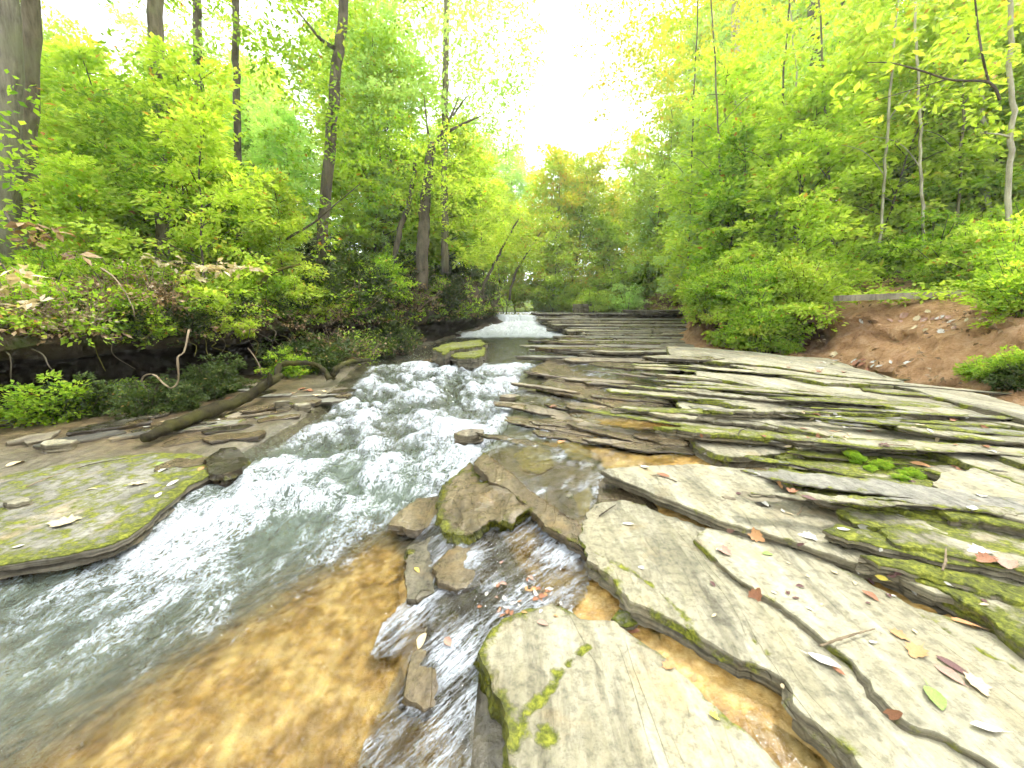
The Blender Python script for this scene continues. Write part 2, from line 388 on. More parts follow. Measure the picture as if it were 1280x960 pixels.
def stream():
    ny, nx = 620, 260
    yy = np.concatenate([np.linspace(-1.5, 1, 30, endpoint=False), 1 + 20.6 * (np.linspace(0, 1, ny - 30) ** 1.6)])
    nn = np.linspace(0, 1, nx)
    L = xleft(yy) - .6; Rr = xright(yy) + .35
    Xw = L[:, None] + (Rr - L)[:, None] * nn[None, :]; Yw = np.repeat(yy[:, None], nx, 1)
    xc = (xleft(yy) + xright(yy))[:, None] / 2
    fl = np.stack([Xw - xc + .12 * Yw, Yw, 0 * Xw], -1)
    # white water: the rapid between the pool and the flat, the far cascade and the lip
    e = .5 + .5 * nn[None, :] * 0
    across = (Xw - xleft(yy)[:, None]) / (xright(yy) - xleft(yy))[:, None]
    rap = ss(2.3, 3.2, Yw) * (1 - ss(8.4, 9.3, Yw)) * ss(-.02, .12, across) * (1 - ss(.93, 1.06, across))
    w = -.88 * Xw + .475 * Yw
    tail = ss(.6, 3.0, Yw) * (1 - ss(2.8, 3.3, Yw)) * ss(1.93, 2.15, w) * .9
    far = ss(14.2, 15.4, Yw) * (1 - ss(20.8, 21.2, Yw)) * (1 - ss(.7, 1.1, across)) * 1.4
    foam = np.maximum(np.maximum(rap * (.56 + 1.2 * fbm(fl[..., 0] * .9, fl[..., 1] * .5, 31)), tail * (.78 + 1.9 * fbm(fl[..., 0] * 2.6, fl[..., 1] * .8, 33))), far)
    foam = np.maximum(foam, (.2 + .9 * fbm(fl[..., 0] * 2.2, fl[..., 1] * .7, 37)) * ss(1.2, 2.6, Yw) * (1 - ss(2.6, 3.2, Yw)) * (1 - ss(1.95, 2.1, w)) * ss(1.5, 1.9, w) * .7)
    foam = np.maximum(foam, .25 * ss(2.02, 1.96, w) * ss(1.9, 1.96, w) * (1 - ss(2.6, 3, Yw)))
    foam = np.maximum(foam, .16 * (1 - ss(9.3, 13, Yw)) * ss(8.5, 9.3, Yw))
    n1 = fbm(fl[..., 0] * 2.6, fl[..., 1] * 2.0, 41, 4); n2_ = np.abs(fbm(fl[..., 0] * 6, fl[..., 1] * 4.6, 43, 4))
    turb = rap + .3 * tail + .4 * far
    stp = np.round(3 * (Yw + .8 * fbm(Xw * 1.1, Yw * .6, 44, 3)) / 1.0) / 3 - Yw      # little falls over the ledges below
    z = z_s(Yw + .8 * rap * np.clip(stp, -.4, .4))
    z = z + turb * (.30 * n1 + .17 * n2_) + .03 * rap
    foam = foam * (1 - rap) + rap * np.clip(.50 + 1.5 * n1 + .9 * (n2_ - .1) + .35 * fbm(fl[..., 0] * .9, fl[..., 1] * .5, 31), 0, 1)
    z = z + .020 * fbm(Xw * 5 + Yw, Yw * 3.4, 51, 4) + .014 * fbm(Xw * 18, Yw * 11, 52, 3)
    deep = ss(1.80, 2.45, w) * (1 - ss(3, 4.5, Yw)) * .8 + .5 * rap + .12 * ss(8.6, 9.5, Yw)
    return mesh('water', np.stack([Xw, Yw, z], -1).reshape(-1, 3), grid_faces(ny, nx), M['water'],
                {'foam': np.clip(foam, 0, 1.25).ravel(), 'deep': np.clip(deep, 0, 1).ravel(), 'flow': fl.reshape(-1, 3)}, True)
tag(obj('water', stream()), kind='structure')

def sheet(name, px, z_of, foam, m, step=.025, dirn=(-.75, -.66), amp=.02, deep=0.):
    """thin running water over rock inside a polygon of the ground plane"""
    P = np.array([at(a, b, -.1)[:2] for a, b in px])
    lo, hi = P.min(0), P.max(0)
    gx, gy = np.arange(lo[0], hi[0], step), np.arange(lo[1], hi[1], step)
    GX, GY = np.meshgrid(gx, gy)
    ins = np.zeros(GX.shape, bool); j = len(P) - 1
    for i in range(len(P)):
        c = ((P[i, 1] > GY) != (P[j, 1] > GY)) & (GX < (P[j, 0] - P[i, 0]) * (GY - P[i, 1]) / (P[j, 1] - P[i, 1] + 1e-12) + P[i, 0])
        ins ^= c; j = i
    d = np.array(dirn) / np.hypot(*dirn)
    U = GX * d[1] - GY * d[0]; W = GX * d[0] + GY * d[1]
    z = z_of(GX, GY) + amp * fbm(U * 12, W * 4, 61, 4) + amp * .4 * fbm(U * 40, W * 14, 62, 3)
    fo = foam(GX, GY) if callable(foam) else np.full(GX.shape, foam)
    fc = grid_faces(len(gy), len(gx)); keep = ins.ravel()[fc].all(1); fc = fc[keep]
    used = np.unique(fc); mp = np.full(GX.size, -1); mp[used] = np.arange(len(used))
    V = np.stack([GX, GY, z], -1).reshape(-1, 3)[used]
    fl = np.stack([U, W, 0 * U], -1).reshape(-1, 3)[used]
    me = mesh(name, V, mp[fc], m, {'foam': fo.ravel()[used], 'deep': np.full(len(used), deep), 'flow': fl}, True)
    return tag(obj(name, me), kind='structure')
sheet('water_cascade', [(690, 655), (748, 700), (735, 752), (700, 790), (640, 790), (600, 830), (590, 985), (420, 985), (440, 900), (500, 800), (455, 790), (470, 755), (520, 720), (500, 690), (520, 650), (600, 600), (640, 610)],
      lambda x, y: bed(x, y) * .75 + .25 * ip(.92 * x + .4 * y, [(-.3, -.27), (.2, -.2), (1.2, -.06)]) + .028,
      lambda x, y: .36 + 1.1 * fbm(x * 3.5, y * 3.5, 71), M['sheet'], .018)

sheet('water_film', [(596, 575), (640, 520), (655, 462), (760, 440), (860, 470), (862, 530), (880, 590), (760, 630), (690, 640)],
      lambda x, y: np.maximum(bed(x, y) + .012, .25 * bed(x, y) + .75 * (.005 + .022 * (y - 2.5))), lambda x, y: .16 + .8 * fbm(x * 2, y * 2, 75), M['film'], .035, (-.5, -.86), .012)
# ------------------------------------------------------------------ rock slabs
def densify(P, step, amp, seed, closed=True):
    out = []
    n = len(P)
    for i in range(n if closed else n - 1):
        a, b = P[i], P[(i + 1) % n]; L = np.linalg.norm(b - a); k = max(1, int(L / step))
        for t in range(k): out.append(a + (b - a) * t / k)
    if not closed: out.append(P[-1])
    Q = np.array(out)
    s = np.cumsum(np.r_[0, np.linalg.norm(np.diff(Q, axis=0), axis=1)])
    T = np.roll(Q, -1, 0) - np.roll(Q, 1, 0); T /= np.linalg.norm(T, axis=1)[:, None] + 1e-9
    N = np.stack([T[:, 1], -T[:, 0]], 1)
    o = amp * (1.5 * fbm(Q[:, 0] * 2.3, Q[:, 1] * 2.3, seed, 2) + 2.0 * fbm(Q[:, 0] * 7, Q[:, 1] * 7, seed + 3, 3) + .9 * (vn(Q[:, 0] * 26, Q[:, 1] * 26, seed + 9) - .5))
    o = .4 * o + .6 * amp * .6 * np.round(o / (amp * .6))
    return Q + N * o[:, None]
NSLAB = [0]
def slab(P, z, thick=.12, g=.05, amp=.03, m='rock', moss_edge=.3, moss=0., wet=0., seed=None, tilt=(0, 0), spots=(), lines=(), rough=.012, undercut=.05, side_moss=.5, edge_wet=0.):
    NSLAB[0] += 1; seed = seed or NSLAB[0] * 13
    P = np.asarray(P, float)[:, :2]
    area = .5 * np.sum(P[:, 0] * np.roll(P[:, 1], -1) - np.roll(P[:, 0], -1) * P[:, 1])
    if area < 0: P = P[::-1]
    Q = densify(P, g * .7, amp, seed)
    n = len(Q)
    lo, hi = Q.min(0), Q.max(0)
    gx, gy = np.arange(lo[0], hi[0], g), np.arange(lo[1], hi[1], g)
    GX, GY = np.meshgrid(gx, gy); rs = np.random.RandomState(seed)
    I = np.stack([GX.ravel(), GY.ravel()], 1) + rs.uniform(-.3, .3, (GX.size, 2)) * g
    ins = np.zeros(len(I), bool); j = n - 1
    for i in range(n):
        c = ((Q[i, 1] > I[:, 1]) != (Q[j, 1] > I[:, 1])) & (I[:, 0] < (Q[j, 0] - Q[i, 0]) * (I[:, 1] - Q[i, 1]) / (Q[j, 1] - Q[i, 1] + 1e-12) + Q[i, 0])
        ins ^= c; j = i
    I = I[ins]
    if len(I):
        d = np.min(np.linalg.norm(I[:, None, :] - Q[None, :, :], axis=2), axis=1); I = I[d > g * .45]
    pts = [Vector(p) for p in np.vstack([Q, I])]
    v, e, f, ov, oe, of = geometry.delaunay_2d_cdt(pts, [(i, (i + 1) % n) for i in range(n)], [], 1, 1e-5)
    V = np.array([(p.x, p.y) for p in v])
    # rim: the ordered outline is rebuilt from the original vertex map
    idx = {}
    for k, src in enumerate(ov):
        for s_ in src: idx[s_] = k
    rim = [idx[i] for i in range(n) if i in idx]
    rim = [r for i, r in enumerate(rim) if r != rim[i - 1]]
    d = np.min(np.linalg.norm(V[:, None, :] - Q[None, :, :], axis=2), axis=1) if len(V) * n < 3e7 else np.full(len(V), 1.)
    c = V.mean(0)
    zt = z + tilt[0] * (V[:, 0] - c[0]) + tilt[1] * (V[:, 1] - c[1]) + rough * (2 * fbm(V[:, 0] * 1.6, V[:, 1] * 1.6, seed + 5) + .8 * fbm(V[:, 0] * 8, V[:, 1] * 8, seed + 6)) - .004 * np.exp(-d / .012)
    ms = moss + moss_edge * np.exp(-d / .07) * (.6 + 1.2 * vn(V[:, 0] * 1.7, V[:, 1] * 1.7, seed + 8))
    for (sx, sy, sr, sv) in spots:
        ms = np.maximum(ms, sv * np.exp(-((V[:, 0] - sx) ** 2 + (V[:, 1] - sy) ** 2) / sr ** 2))
    for (lp, lw, lv_) in lines:
        lp = np.array([at(a, b, z)[:2] for a, b in lp]); dm = np.full(len(V), 9.)
        for a, b in zip(lp[:-1], lp[1:]):
            ab = b - a; t_ = np.clip(((V - a) @ ab) / (ab @ ab + 1e-9), 0, 1); dm = np.minimum(dm, np.linalg.norm(V - a - t_[:, None] * ab, axis=1))
        ms = np.maximum(ms, lv_ * np.exp(-(dm / lw) ** 2)); zt = zt - .012 * np.exp(-(dm / (lw * .6)) ** 2)
    VV = [np.column_stack([V, zt])]; FF = [tuple(x) for x in f]; MS = [ms]; SD = [np.zeros(len(V))]
    C = V[rim]; T = np.roll(C, -1, 0) - np.roll(C, 1, 0); T /= np.linalg.norm(T, axis=1)[:, None] + 1e-9
    N = np.stack([T[:, 1], -T[:, 0]], 1)
    # smooth normals
    for _ in range(2): N = N + np.roll(N, 1, 0) + np.roll(N, -1, 0); N /= np.linalg.norm(N, axis=1)[:, None] + 1e-9
    zr = zt[rim]; k = len(rim); base = len(V); prev = np.array(rim)
    prof = [(.004, .10), (.006, .26), (-undercut * .45, .34), (-undercut * .2, .5), (-undercut * .15, .64), (-undercut, .74), (-undercut * 1.3, 1.0)]
    for li, (off, fr) in enumerate(prof):
        o = off + (.018 if li else .004) * thick / .1 * (fbm(C[:, 0] * 5, C[:, 1] * 5, seed + 20 + li * 3, 3) * 1.6 + (np.round(3 * fbm(C[:, 0] * 9, C[:, 1] * 9, seed + 23 + li * 3, 2)) / 3) * 1.3)
        p = C + N * o[:, None]
        zz = zr - thick * (fr + .10 * fbm(C[:, 0] * 3, C[:, 1] * 3, seed + 40 + li) * (li > 0))
        VV.append(np.column_stack([p, zz]))
        MS.append(side_moss * (.85 - .45 * (li > 2)) * (.25 + 1.1 * vn(C[:, 0] * 3.1, C[:, 1] * 3.1, seed + 50))); SD.append(np.ones(k))
        cur = base + np.arange(k)
        for i in range(k):
            j = (i + 1) % k; FF.append((prev[i], cur[i], cur[j], prev[j]))
        prev = cur; base += k
    V3 = np.concatenate(VV)
    wt = np.full(len(V3), wet)
    if edge_wet: wt = np.maximum(wt, edge_wet * np.concatenate([np.exp(-d / .12)] + [np.ones(k)] * len(prof)))
    return mesh('rock', V3, FF, M[m], {'moss': np.concatenate(MS), 'side': np.concatenate(SD), 'wet': wt}, True, 38)
def pxs(pts, z): return np.array([at(a, b, z) for a, b in pts])
def rock(label, px, z, cat='rock slab', name='rock_slab', group=None, **kw):
    P = pxs(px, z)
    return tag(obj(name, slab(P, z, **kw)), label, cat, group)

# the near slabs, traced where they lie
sp = lambda a, b, z, r, v: (*at(a, b, z)[:2], r, v)
rock('broad tan slab in the near middle with a mossy crack and a dark mossy left side',
     [(598, 812), (612, 786), (640, 768), (664, 760), (690, 754), (727, 773), (768, 774), (812, 804), (870, 852), (924, 905), (960, 940), (1010, 1000), (660, 1000), (641, 950), (633, 888)],
     -.04, thick=.26, g=.026, amp=.02, moss_edge=.42, side_moss=1.15, undercut=.01, rough=.016, edge_wet=.5,
     spots=[sp(686, 917, -.04, .05, .8)],
     lines=[([(735, 806), (715, 822), (698, 840), (690, 858), (675, 872), (661, 886), (652, 903), (645, 925), (640, 960)], .022, .75)])
rock('long tan slab running from the wet pools down to the near edge, ragged mossy dark edge on its left',
     [(741, 628), (733, 645), (727, 669), (734, 700), (765, 728), (797, 753), (838, 771), (880, 797), (927, 826), (958, 838), (979, 850), (996, 878), (1055, 930), (1110, 1000), (1330, 1000), (1240, 930), (1173, 895), (1120, 860), (1075, 815), (1040, 780), (1000, 750), (950, 715), (900, 668), (850, 650), (790, 624)],
     .045, thick=.16, g=.026, amp=.024, moss_edge=.42, side_moss=.85, undercut=.06, edge_wet=.2,
     lines=[([(741, 687), (775, 705), (815, 730), (850, 762), (866, 790)], .018, .6), ([(985, 765), (1015, 786), (1035, 800), (1060, 822), (1085, 845), (1110, 868), (1150, 890)], .04, .8), ([(908, 777), (935, 795), (960, 815)], .014, .55)])
rock('long tan slab second from the left, rising above the mossy crevice and strewn with brown leaves',
     [(871, 673), (885, 661), (915, 666), (944, 674), (1006, 690), (1083, 725), (1145, 759), (1187, 771), (1290, 810), (1420, 870), (1420, 990), (1260, 960), (1214, 930), (1173, 910), (1140, 896), (1110, 878), (1085, 848), (1065, 822), (1031, 798), (1010, 780), (996, 768), (970, 752), (944, 736), (920, 718), (900, 700)],
     .085, thick=.12, g=.026, amp=.018, moss_edge=.3, side_moss=.6,
     lines=[([(1152, 766), (1175, 780), (1200, 796), (1230, 813), (1260, 830), (1290, 845)], .012, .62)])
rock('flat tan slab with a dark undercut front edge above the orange runnel',
     [(752, 588), (772, 584), (820, 581), (874, 578), (930, 585), (975, 596), (1020, 612), (1068, 642), (1090, 680), (1125, 705), (1190, 735), (1225, 755), (1170, 741), (1117, 716), (1062, 699), (1030, 688), (992, 677), (950, 664), (909, 653), (870, 637), (840, 625), (805, 610), (775, 600)],
     .14, thick=.12, g=.028, amp=.02, moss_edge=.25, side_moss=.35, undercut=.09, wet=.1)
rock('wide mossy stepped slope of rock below the right hand ledges, yellow green with moss',
     [(972, 572), (1010, 610), (1062, 648), (1095, 682), (1117, 700), (1150, 714), (1187, 729), (1239, 757), (1300, 800), (1440, 880), (1500, 760), (1320, 670), (1200, 620), (1110, 588), (1040, 568)],
     .185, thick=.16, g=.035, amp=.03, moss_edge=.35, moss=.52, side_moss=.85, rough=.04, tilt=(.03, .03))
rock('thin mossy upper tread on the yellow green rock slope',
     [(985, 572), (1025, 590), (1085, 618), (1140, 645), (1200, 672), (1290, 715), (1450, 780), (1480, 700), (1300, 650), (1190, 615), (1090, 583)],
     .225, thick=.07, g=.04, amp=.035, moss_edge=.4, moss=.5, side_moss=.85, rough=.03)
rock('low blocky ledge with a mossy front at the upper end of the tan slabs',
     [(857, 530), (866, 552), (893, 567), (920, 570), (945, 568), (975, 566), (1000, 560), (1010, 540), (960, 528), (900, 520)],
     .20, thick=.17, g=.03, amp=.025, moss_edge=.45, side_moss=.75, undercut=.07)
rock('bare tan ledge jutting over the mossy slope with a deep black shadow under it',
     [(1166, 605), (1188, 622), (1215, 630), (1250, 640), (1300, 655), (1480, 710), (1520, 660), (1350, 610), (1230, 585), (1180, 592)],
     .30, thick=.11, g=.04, amp=.02, moss_edge=.15, side_moss=.3, undercut=.13)
rock('wet platform of brown rock with olive pools between the rapid and the tan slabs',
     [(592, 577), (604, 566), (622, 560), (655, 556), (705, 560), (748, 580), (800, 600), (860, 610), (900, 680), (800, 702), (743, 700), (727, 684), (704, 668), (682, 655), (660, 634), (636, 611), (612, 600)],
     .015, thick=.15, g=.03, amp=.02, m='wet_rock', moss_edge=.25, moss=.12, wet=.75, side_moss=.35, undercut=.05,
     spots=[sp(665, 590, .015, .12, .5), sp(700, 575, .015, .12, .45), sp(720, 640, .015, .1, .45)])
rock('mossy upright block at the corner between the rapid and the wet platform',
     [(547, 622), (556, 598), (570, 590), (588, 578), (604, 600), (640, 615), (668, 642), (640, 655), (610, 650), (585, 668), (560, 664), (549, 650)],
     -.045, thick=.2, g=.02, amp=.03, m='wet_rock', moss_edge=.3, moss=.2, side_moss=1.0, wet=.65, rough=.07, tilt=(.1, .05))
rock('grey triangular rock lying flat beside the mossy block at the edge of the rapid',
     [(486, 655), (500, 638), (522, 624), (546, 620), (553, 640), (552, 656), (520, 662)],
     -.16, thick=.12, g=.02, amp=.02, m='wet_rock', moss_edge=.1, wet=.7, side_moss=.3)
rock('pale grey slab standing in the golden shallows, water running off its right side',
     [(512, 684), (540, 672), (567, 666), (574, 680), (562, 708), (546, 738), (522, 752), (506, 750), (507, 715)],
     -.15, thick=.14, g=.02, amp=.02, m='grey_rock', moss_edge=.15, wet=.7, side_moss=.55, spots=[sp(514, 690, -.15, .05, .6)])
rock('brown wet rock at the top of the small cascade',
     [(542, 705), (560, 688), (578, 678), (605, 673), (622, 677), (624, 715), (600, 730), (570, 735), (550, 728)],
     -.11, thick=.12, g=.02, amp=.015, m='wet_rock', moss_edge=.1, wet=.7, side_moss=.2, rough=.02)
rock('dark wet rock with water fanning over it low in the small cascade',
     [(540, 765), (575, 755), (605, 770), (596, 820), (560, 868), (528, 890), (505, 870), (512, 830), (530, 800)],
     -.19, thick=.16, g=.02, amp=.02, m='wet_rock', moss_edge=.05, wet=.95, side_moss=.1, rough=.03)
rock('rounded dark wet rock under the foot of the cascade beside the mossy slab side',
     [(575, 860), (600, 850), (618, 880), (630, 960), (640, 1010), (520, 1010), (535, 940)],
     -.275, thick=.16, g=.02, amp=.02, m='wet_rock', moss_edge=.1, moss=.1, wet=.9, side_moss=.3, rough=.03)
rock('small mossy boulder wedged in the crevice under the long slab',
     [(765, 773), (775, 764), (792, 765), (800, 774), (793, 783), (775, 784)], -.06, cat='stone', name='stone', thick=.07, g=.012, amp=.008, m='grey_rock', moss=.2, moss_edge=.4, rough=.03)
rock('flat moss covered rock shelf at the left edge of the stream with pale leaves on it',
     [(-60, 712), (0, 706), (35, 700), (80, 694), (139, 679), (165, 665), (180, 654), (208, 631), (224, 617), (238, 605), (262, 593), (275, 584), (262, 572), (240, 566), (194, 566), (150, 570), (104, 576), (50, 586), (0, 596), (-80, 610)],
     -.10, thick=.15, g=.035, amp=.02, m='grey_rock', moss_edge=.34, moss=.47, side_moss=.2, undercut=.12, rough=.012, spots=[sp(225, 590, -.09, .3, .7)])
rock('dark wet boulder at the tip of the mossy left shelf',
     [(255, 575), (275, 562), (296, 560), (310, 572), (304, 584), (280, 592), (262, 590)], -.07, cat='boulder', name='boulder', thick=.2, g=.025, amp=.015, m='dark_rock', moss_edge=.2, moss=.1, wet=.6, rough=.05)
rock('flat mossy boulder at the far left side of the rapid, the nearer of a pair',
     [(560, 441), (566, 434), (590, 430), (606, 434), (606, 441), (592, 446), (572, 446)], .34, cat='boulder', name='boulder', thick=.36, g=.06, amp=.05, m='grey_rock', moss_edge=.6, moss=.6, side_moss=.35, rough=.05)
rock('flat mossy boulder set just behind its twin at the left side of the rapid',
     [(542, 437), (552, 430), (575, 427), (600, 424), (607, 428), (600, 432), (570, 436), (556, 441)], .42, cat='boulder', name='boulder', thick=.4, g=.07, amp=.06, m='grey_rock', moss_edge=.6, moss=.55, side_moss=.35, rough=.05)
rock('low brown wet ledge in the water in front of the mossy boulders',
     [(522, 450), (560, 446), (585, 450), (580, 457), (545, 458), (526, 457)], .07, thick=.1, g=.09, amp=.05, m='wet_rock', moss_edge=.1, wet=.8)

# ledges across the rock shelf: traced front edges, each bed runs back under the next
LED = [
 ('long bare ledge along the top of the mossy slope', [(940, 536), (979, 553), (1007, 563), (1034, 569), (1083, 575), (1138, 580), (1200, 600), (1300, 640), (1500, 700)], .255, 1.0, .3),
 ('bare ledge third up from the mossy slope, with a mossy crack', [(850, 512), (909, 519), (979, 534), (1013, 542), (1066, 549), (1117, 552), (1187, 570), (1280, 604), (1480, 660)], .31, 1.0, .35),
 ('striped ledge running the width of the rock shelf', [(838, 494), (890, 501), (944, 511), (1013, 519), (1083, 524), (1152, 538), (1221, 552), (1280, 580), (1480, 630)], .36, 1.1, .35),
 ('ledge with dark mossy hollows below its edge', [(866, 480), (905, 487), (944, 493), (1048, 507), (1135, 514), (1187, 528), (1280, 552), (1450, 590)], .405, 1.2, .35),
 ('thin pale ledge near the foot of the dirt bank', [(871, 469), (944, 482), (1013, 493), (1083, 503), (1152, 517), (1230, 524), (1400, 555)], .445, 1.2, .3),
 ('uppermost pale ledge against the foot of the dirt bank', [(884, 450), (944, 462), (1034, 479), (1118, 481), (1187, 500), (1280, 524), (1420, 545)], .49, 1.6, .25),
 ('pale ledge below the leafy shrubs on the right', [(838, 447), (890, 451), (980, 459), (1048, 469), (1130, 476)], .52, 2.2, .2),
 ('dark stepped ledge with water dripping over it beside the rapid', [(670, 484), (700, 491), (732, 498), (767, 508), (800, 516), (836, 522), (862, 532)], .13, 1.5, .12),
 ('thin wet ledge behind the dark dripping ledge', [(659, 463), (697, 473), (730, 477), (762, 481), (820, 486)], .16, 1.6, .1),
 ('wet ledge reaching across the middle of the stream', [(735, 455), (770, 459), (810, 462), (850, 463), (900, 470)], .21, 2.0, .1),
 ('thin brown ledge in the shallow flat of the stream', [(677, 449), (705, 452), (740, 453), (790, 458)], .16, 1.2, .05),
]
for lab, px, z, depth, mo in LED:
    E = pxs(px, z)[:, :2]
    dv = np.array([.35, .94]); B = (E + dv * depth)[::-1]
    wetk = .75 if ('wet' in lab or 'dripping' in lab or 'brown' in lab) else .12
    far = np.mean(E[:, 1]) > 5.5
    tag(obj('rock_ledge', slab(np.vstack([E, B]), z, thick=.15, g=.05 if not far else .075, amp=.04, m='wet_rock' if wetk > .5 else 'rock', moss_edge=mo + .2, side_moss=mo + .45, undercut=.05, wet=wetk, rough=.014)),
        lab, 'rock ledge')
# farther beds crossing the whole stream, one above another up to the lip of the fall
FARL = [(9.2, .36, 1.5, 6.4), (10.0, .39, 2.2, 7), (10.9, .42, 1.4, 7.5), (11.8, .46, 2.2, 7.6), (12.8, .50, 2.4, 8.5), (13.8, .54, 2.0, 8.5), (14.9, .59, 2.2, 9), (16.0, .66, 1.7, 9.5), (17.2, .74, 1.6, 10), (18.4, .83, 1.3, 10.5)]
for i, (y, z, x0, x1) in enumerate(FARL):
    rr = random.Random(i); xsn = np.linspace(x0, x1, 9)
    E = np.array([(x, y - .10 * (x - x0) + rr.uniform(-.25, .25)) for x in xsn]); B = E[::-1] + np.array([.2, 1.9])
    tag(obj('rock_ledge', slab(np.vstack([E, B]), z, thick=.16, g=.13, amp=.12, m='rock' if i % 3 else 'grey_rock', moss_edge=.25, side_moss=.2, undercut=.05, wet=.45)),
        'low pale ledge crossing the stream below the far fall', 'rock ledge', 'ledges stepping up to the far fall')
E = np.array([(1.25, 20.5), (2.2, 20.35), (3.4, 20.5), (4.4, 20.2), (5.6, 20.3), (6.8, 20.0), (8.2, 20.1), (10, 19.7)])
tag(obj('rock_ledge', slab(np.vstack([E, E[::-1] + np.array([0, 4.0])]), 1.06, thick=.3, g=.16, amp=.15, m='grey_rock', moss_edge=.2, side_moss=.3, undercut=.25)), 'thick dark fronted ledge at the lip of the far fall', 'rock ledge')
E = np.array([(6.2, 19.5), (7.2, 19.2), (8.4, 19.3), (10.2, 18.9)])
tag(obj('rock_ledge', slab(np.vstack([E, E[::-1] + np.array([0, 2.5])]), 1.24, thick=.26, g=.14, amp=.12, m='grey_rock', moss_edge=.2, side_moss=.3, undercut=.2)), 'upper overhanging slab at the right end of the far lip', 'rock ledge')

# thin flakes and lesser beds lying along the strike
bpy.context.view_layer.update(); DG = bpy.context.evaluated_depsgraph_get()
def flake(px, py, L, W, ang, thick, m, label, group, z=None, amp=.035, **kw):
    d = Vector(ray(px, py)).normalized(); hit, p, n, _, o, _ = S.ray_cast(DG, Vector((0, 0, H)), d)
    if not hit: return
    co, si = math.cos(ang), math.sin(ang); rs = random.Random(int(px * 7 + py * 13))
    pts = []
    for u, v in [(-.5, -.1), (-.38, -.5), (-.1, -.42), (.15, -.55), (.4, -.4), (.5, 0), (.36, .5), (.1, .42), (-.2, .55), (-.42, .3)]:
        u *= L * rs.uniform(.85, 1.15); v *= W * rs.uniform(.7, 1.2); pts.append((p.x + u * co - v * si, p.y + u * si + v * co))
    tag(obj('rock_flake', slab(pts, p.z + thick * rs.uniform(.35, .8), thick=thick * 1.5, g=min(max(.03, .011 * p.length), L / 4), amp=amp, m=m, **kw)), label, 'rock flake', group)
fr = random.Random(3)
rs_ = lambda a: (.25, .45, .52, .35)[a % 4]
for i in range(36):
    px = fr.uniform(880, 1330); t = (px - 880) / 450; py = fr.uniform(455 + 30 * t, 545 + 110 * t)
    flake(px, py, fr.uniform(.9, 3.4), fr.uniform(.06, .28), math.atan2(-.42, 1) + fr.gauss(0, .14), fr.choice((.015, .02, .03, .06)), 'rock' if fr.random() < .8 else 'grey_rock',
          'thin flaking layer on the bare stepped ledges at the right', 'flaking layers of the stepped ledges', moss_edge=.42, side_moss=fr.uniform(.3, .85), undercut=.04, moss=fr.choice((0, .05, .15, .32)))
for i in range(28):
    py = fr.uniform(458, 575); px = fr.uniform(640 + (530 - py) * .1, 850)
    flake(px, py, fr.uniform(.5, 1.9), fr.uniform(.08, .3), math.atan2(-.6, 1) + fr.gauss(0, .16), fr.uniform(.015, .04), 'wet_rock',
          'brown wet flake of rock in the shallows beside the rapid', 'wet flakes beside the rapid', moss_edge=.1, side_moss=.15, undercut=.04, wet=fr.uniform(.3, .9), moss=fr.choice((0, 0, .1)))
for i in range(34):
    py = fr.uniform(402, 452); px = fr.uniform(690, 860)
    flake(px, py, fr.uniform(1.0, 3.2), fr.uniform(.3, .9), math.atan2(-.12, 1) + fr.gauss(0, .1), fr.uniform(.03, .07), fr.choice(('rock', 'rock', 'grey_rock', 'wet_rock')),
          'thin layer of rock on the low ledges below the far fall', 'layers on the low ledges below the far fall', amp=.06, moss_edge=.2, side_moss=.2, undercut=.03, wet=fr.uniform(.2, .7))
for i in range(10):
    px = fr.uniform(740, 880); py = fr.uniform(620, 760)
for a, b, L, W in [(1010, 600, .5, .16), (1060, 615, .7, .2), (1120, 640, .8, .16), (1180, 670, .9, .2), (1240, 700, .8, .2), (1130, 690, .6, .15), (1230, 735, .8, .12), (1270, 660, .7, .2)]:
    flake(a, b, L, W, math.atan2(-.55, 1), .05, 'rock', 'mossy tread of rock on the yellow green slope', 'mossy treads of the green slope', moss_edge=.5, moss=rs_(a), side_moss=.8, undercut=.03)
for i in range(26):
    px = fr.uniform(-20, 420); py = fr.uniform(500, 556) - max(0, px - 150) * .16
    flake(px, py, fr.uniform(.25, .8), fr.uniform(.12, .4), fr.uniform(-.3, .9), fr.uniform(.03, .07), fr.choice(('wet_rock', 'wet_rock', 'dark_rock', 'grey_rock')),
          'brown flat rock on the damp floor under the left bank', 'flat rocks on the floor under the left bank', moss_edge=.2, side_moss=.2, undercut=.03, wet=fr.uniform(.1, .6), moss=fr.choice((0, .1, .25)))
# puddles: shallow standing water in the joints
sheet('puddle_water', [(850, 630), (905, 655), (990, 680), (1060, 705), (1150, 750), (1215, 772), (1150, 770), (1060, 735), (960, 690), (890, 670)], lambda x, y: 0 * x + .06, .0, M['puddle'], .03, amp=.002)
sheet('puddle_water', [(730, 770), (800, 790), (900, 870), (990, 1000), (1080, 1000), (990, 890), (900, 830), (800, 765)], lambda x, y: 0 * x - .072, .0, M['puddle'], .03, amp=.003)

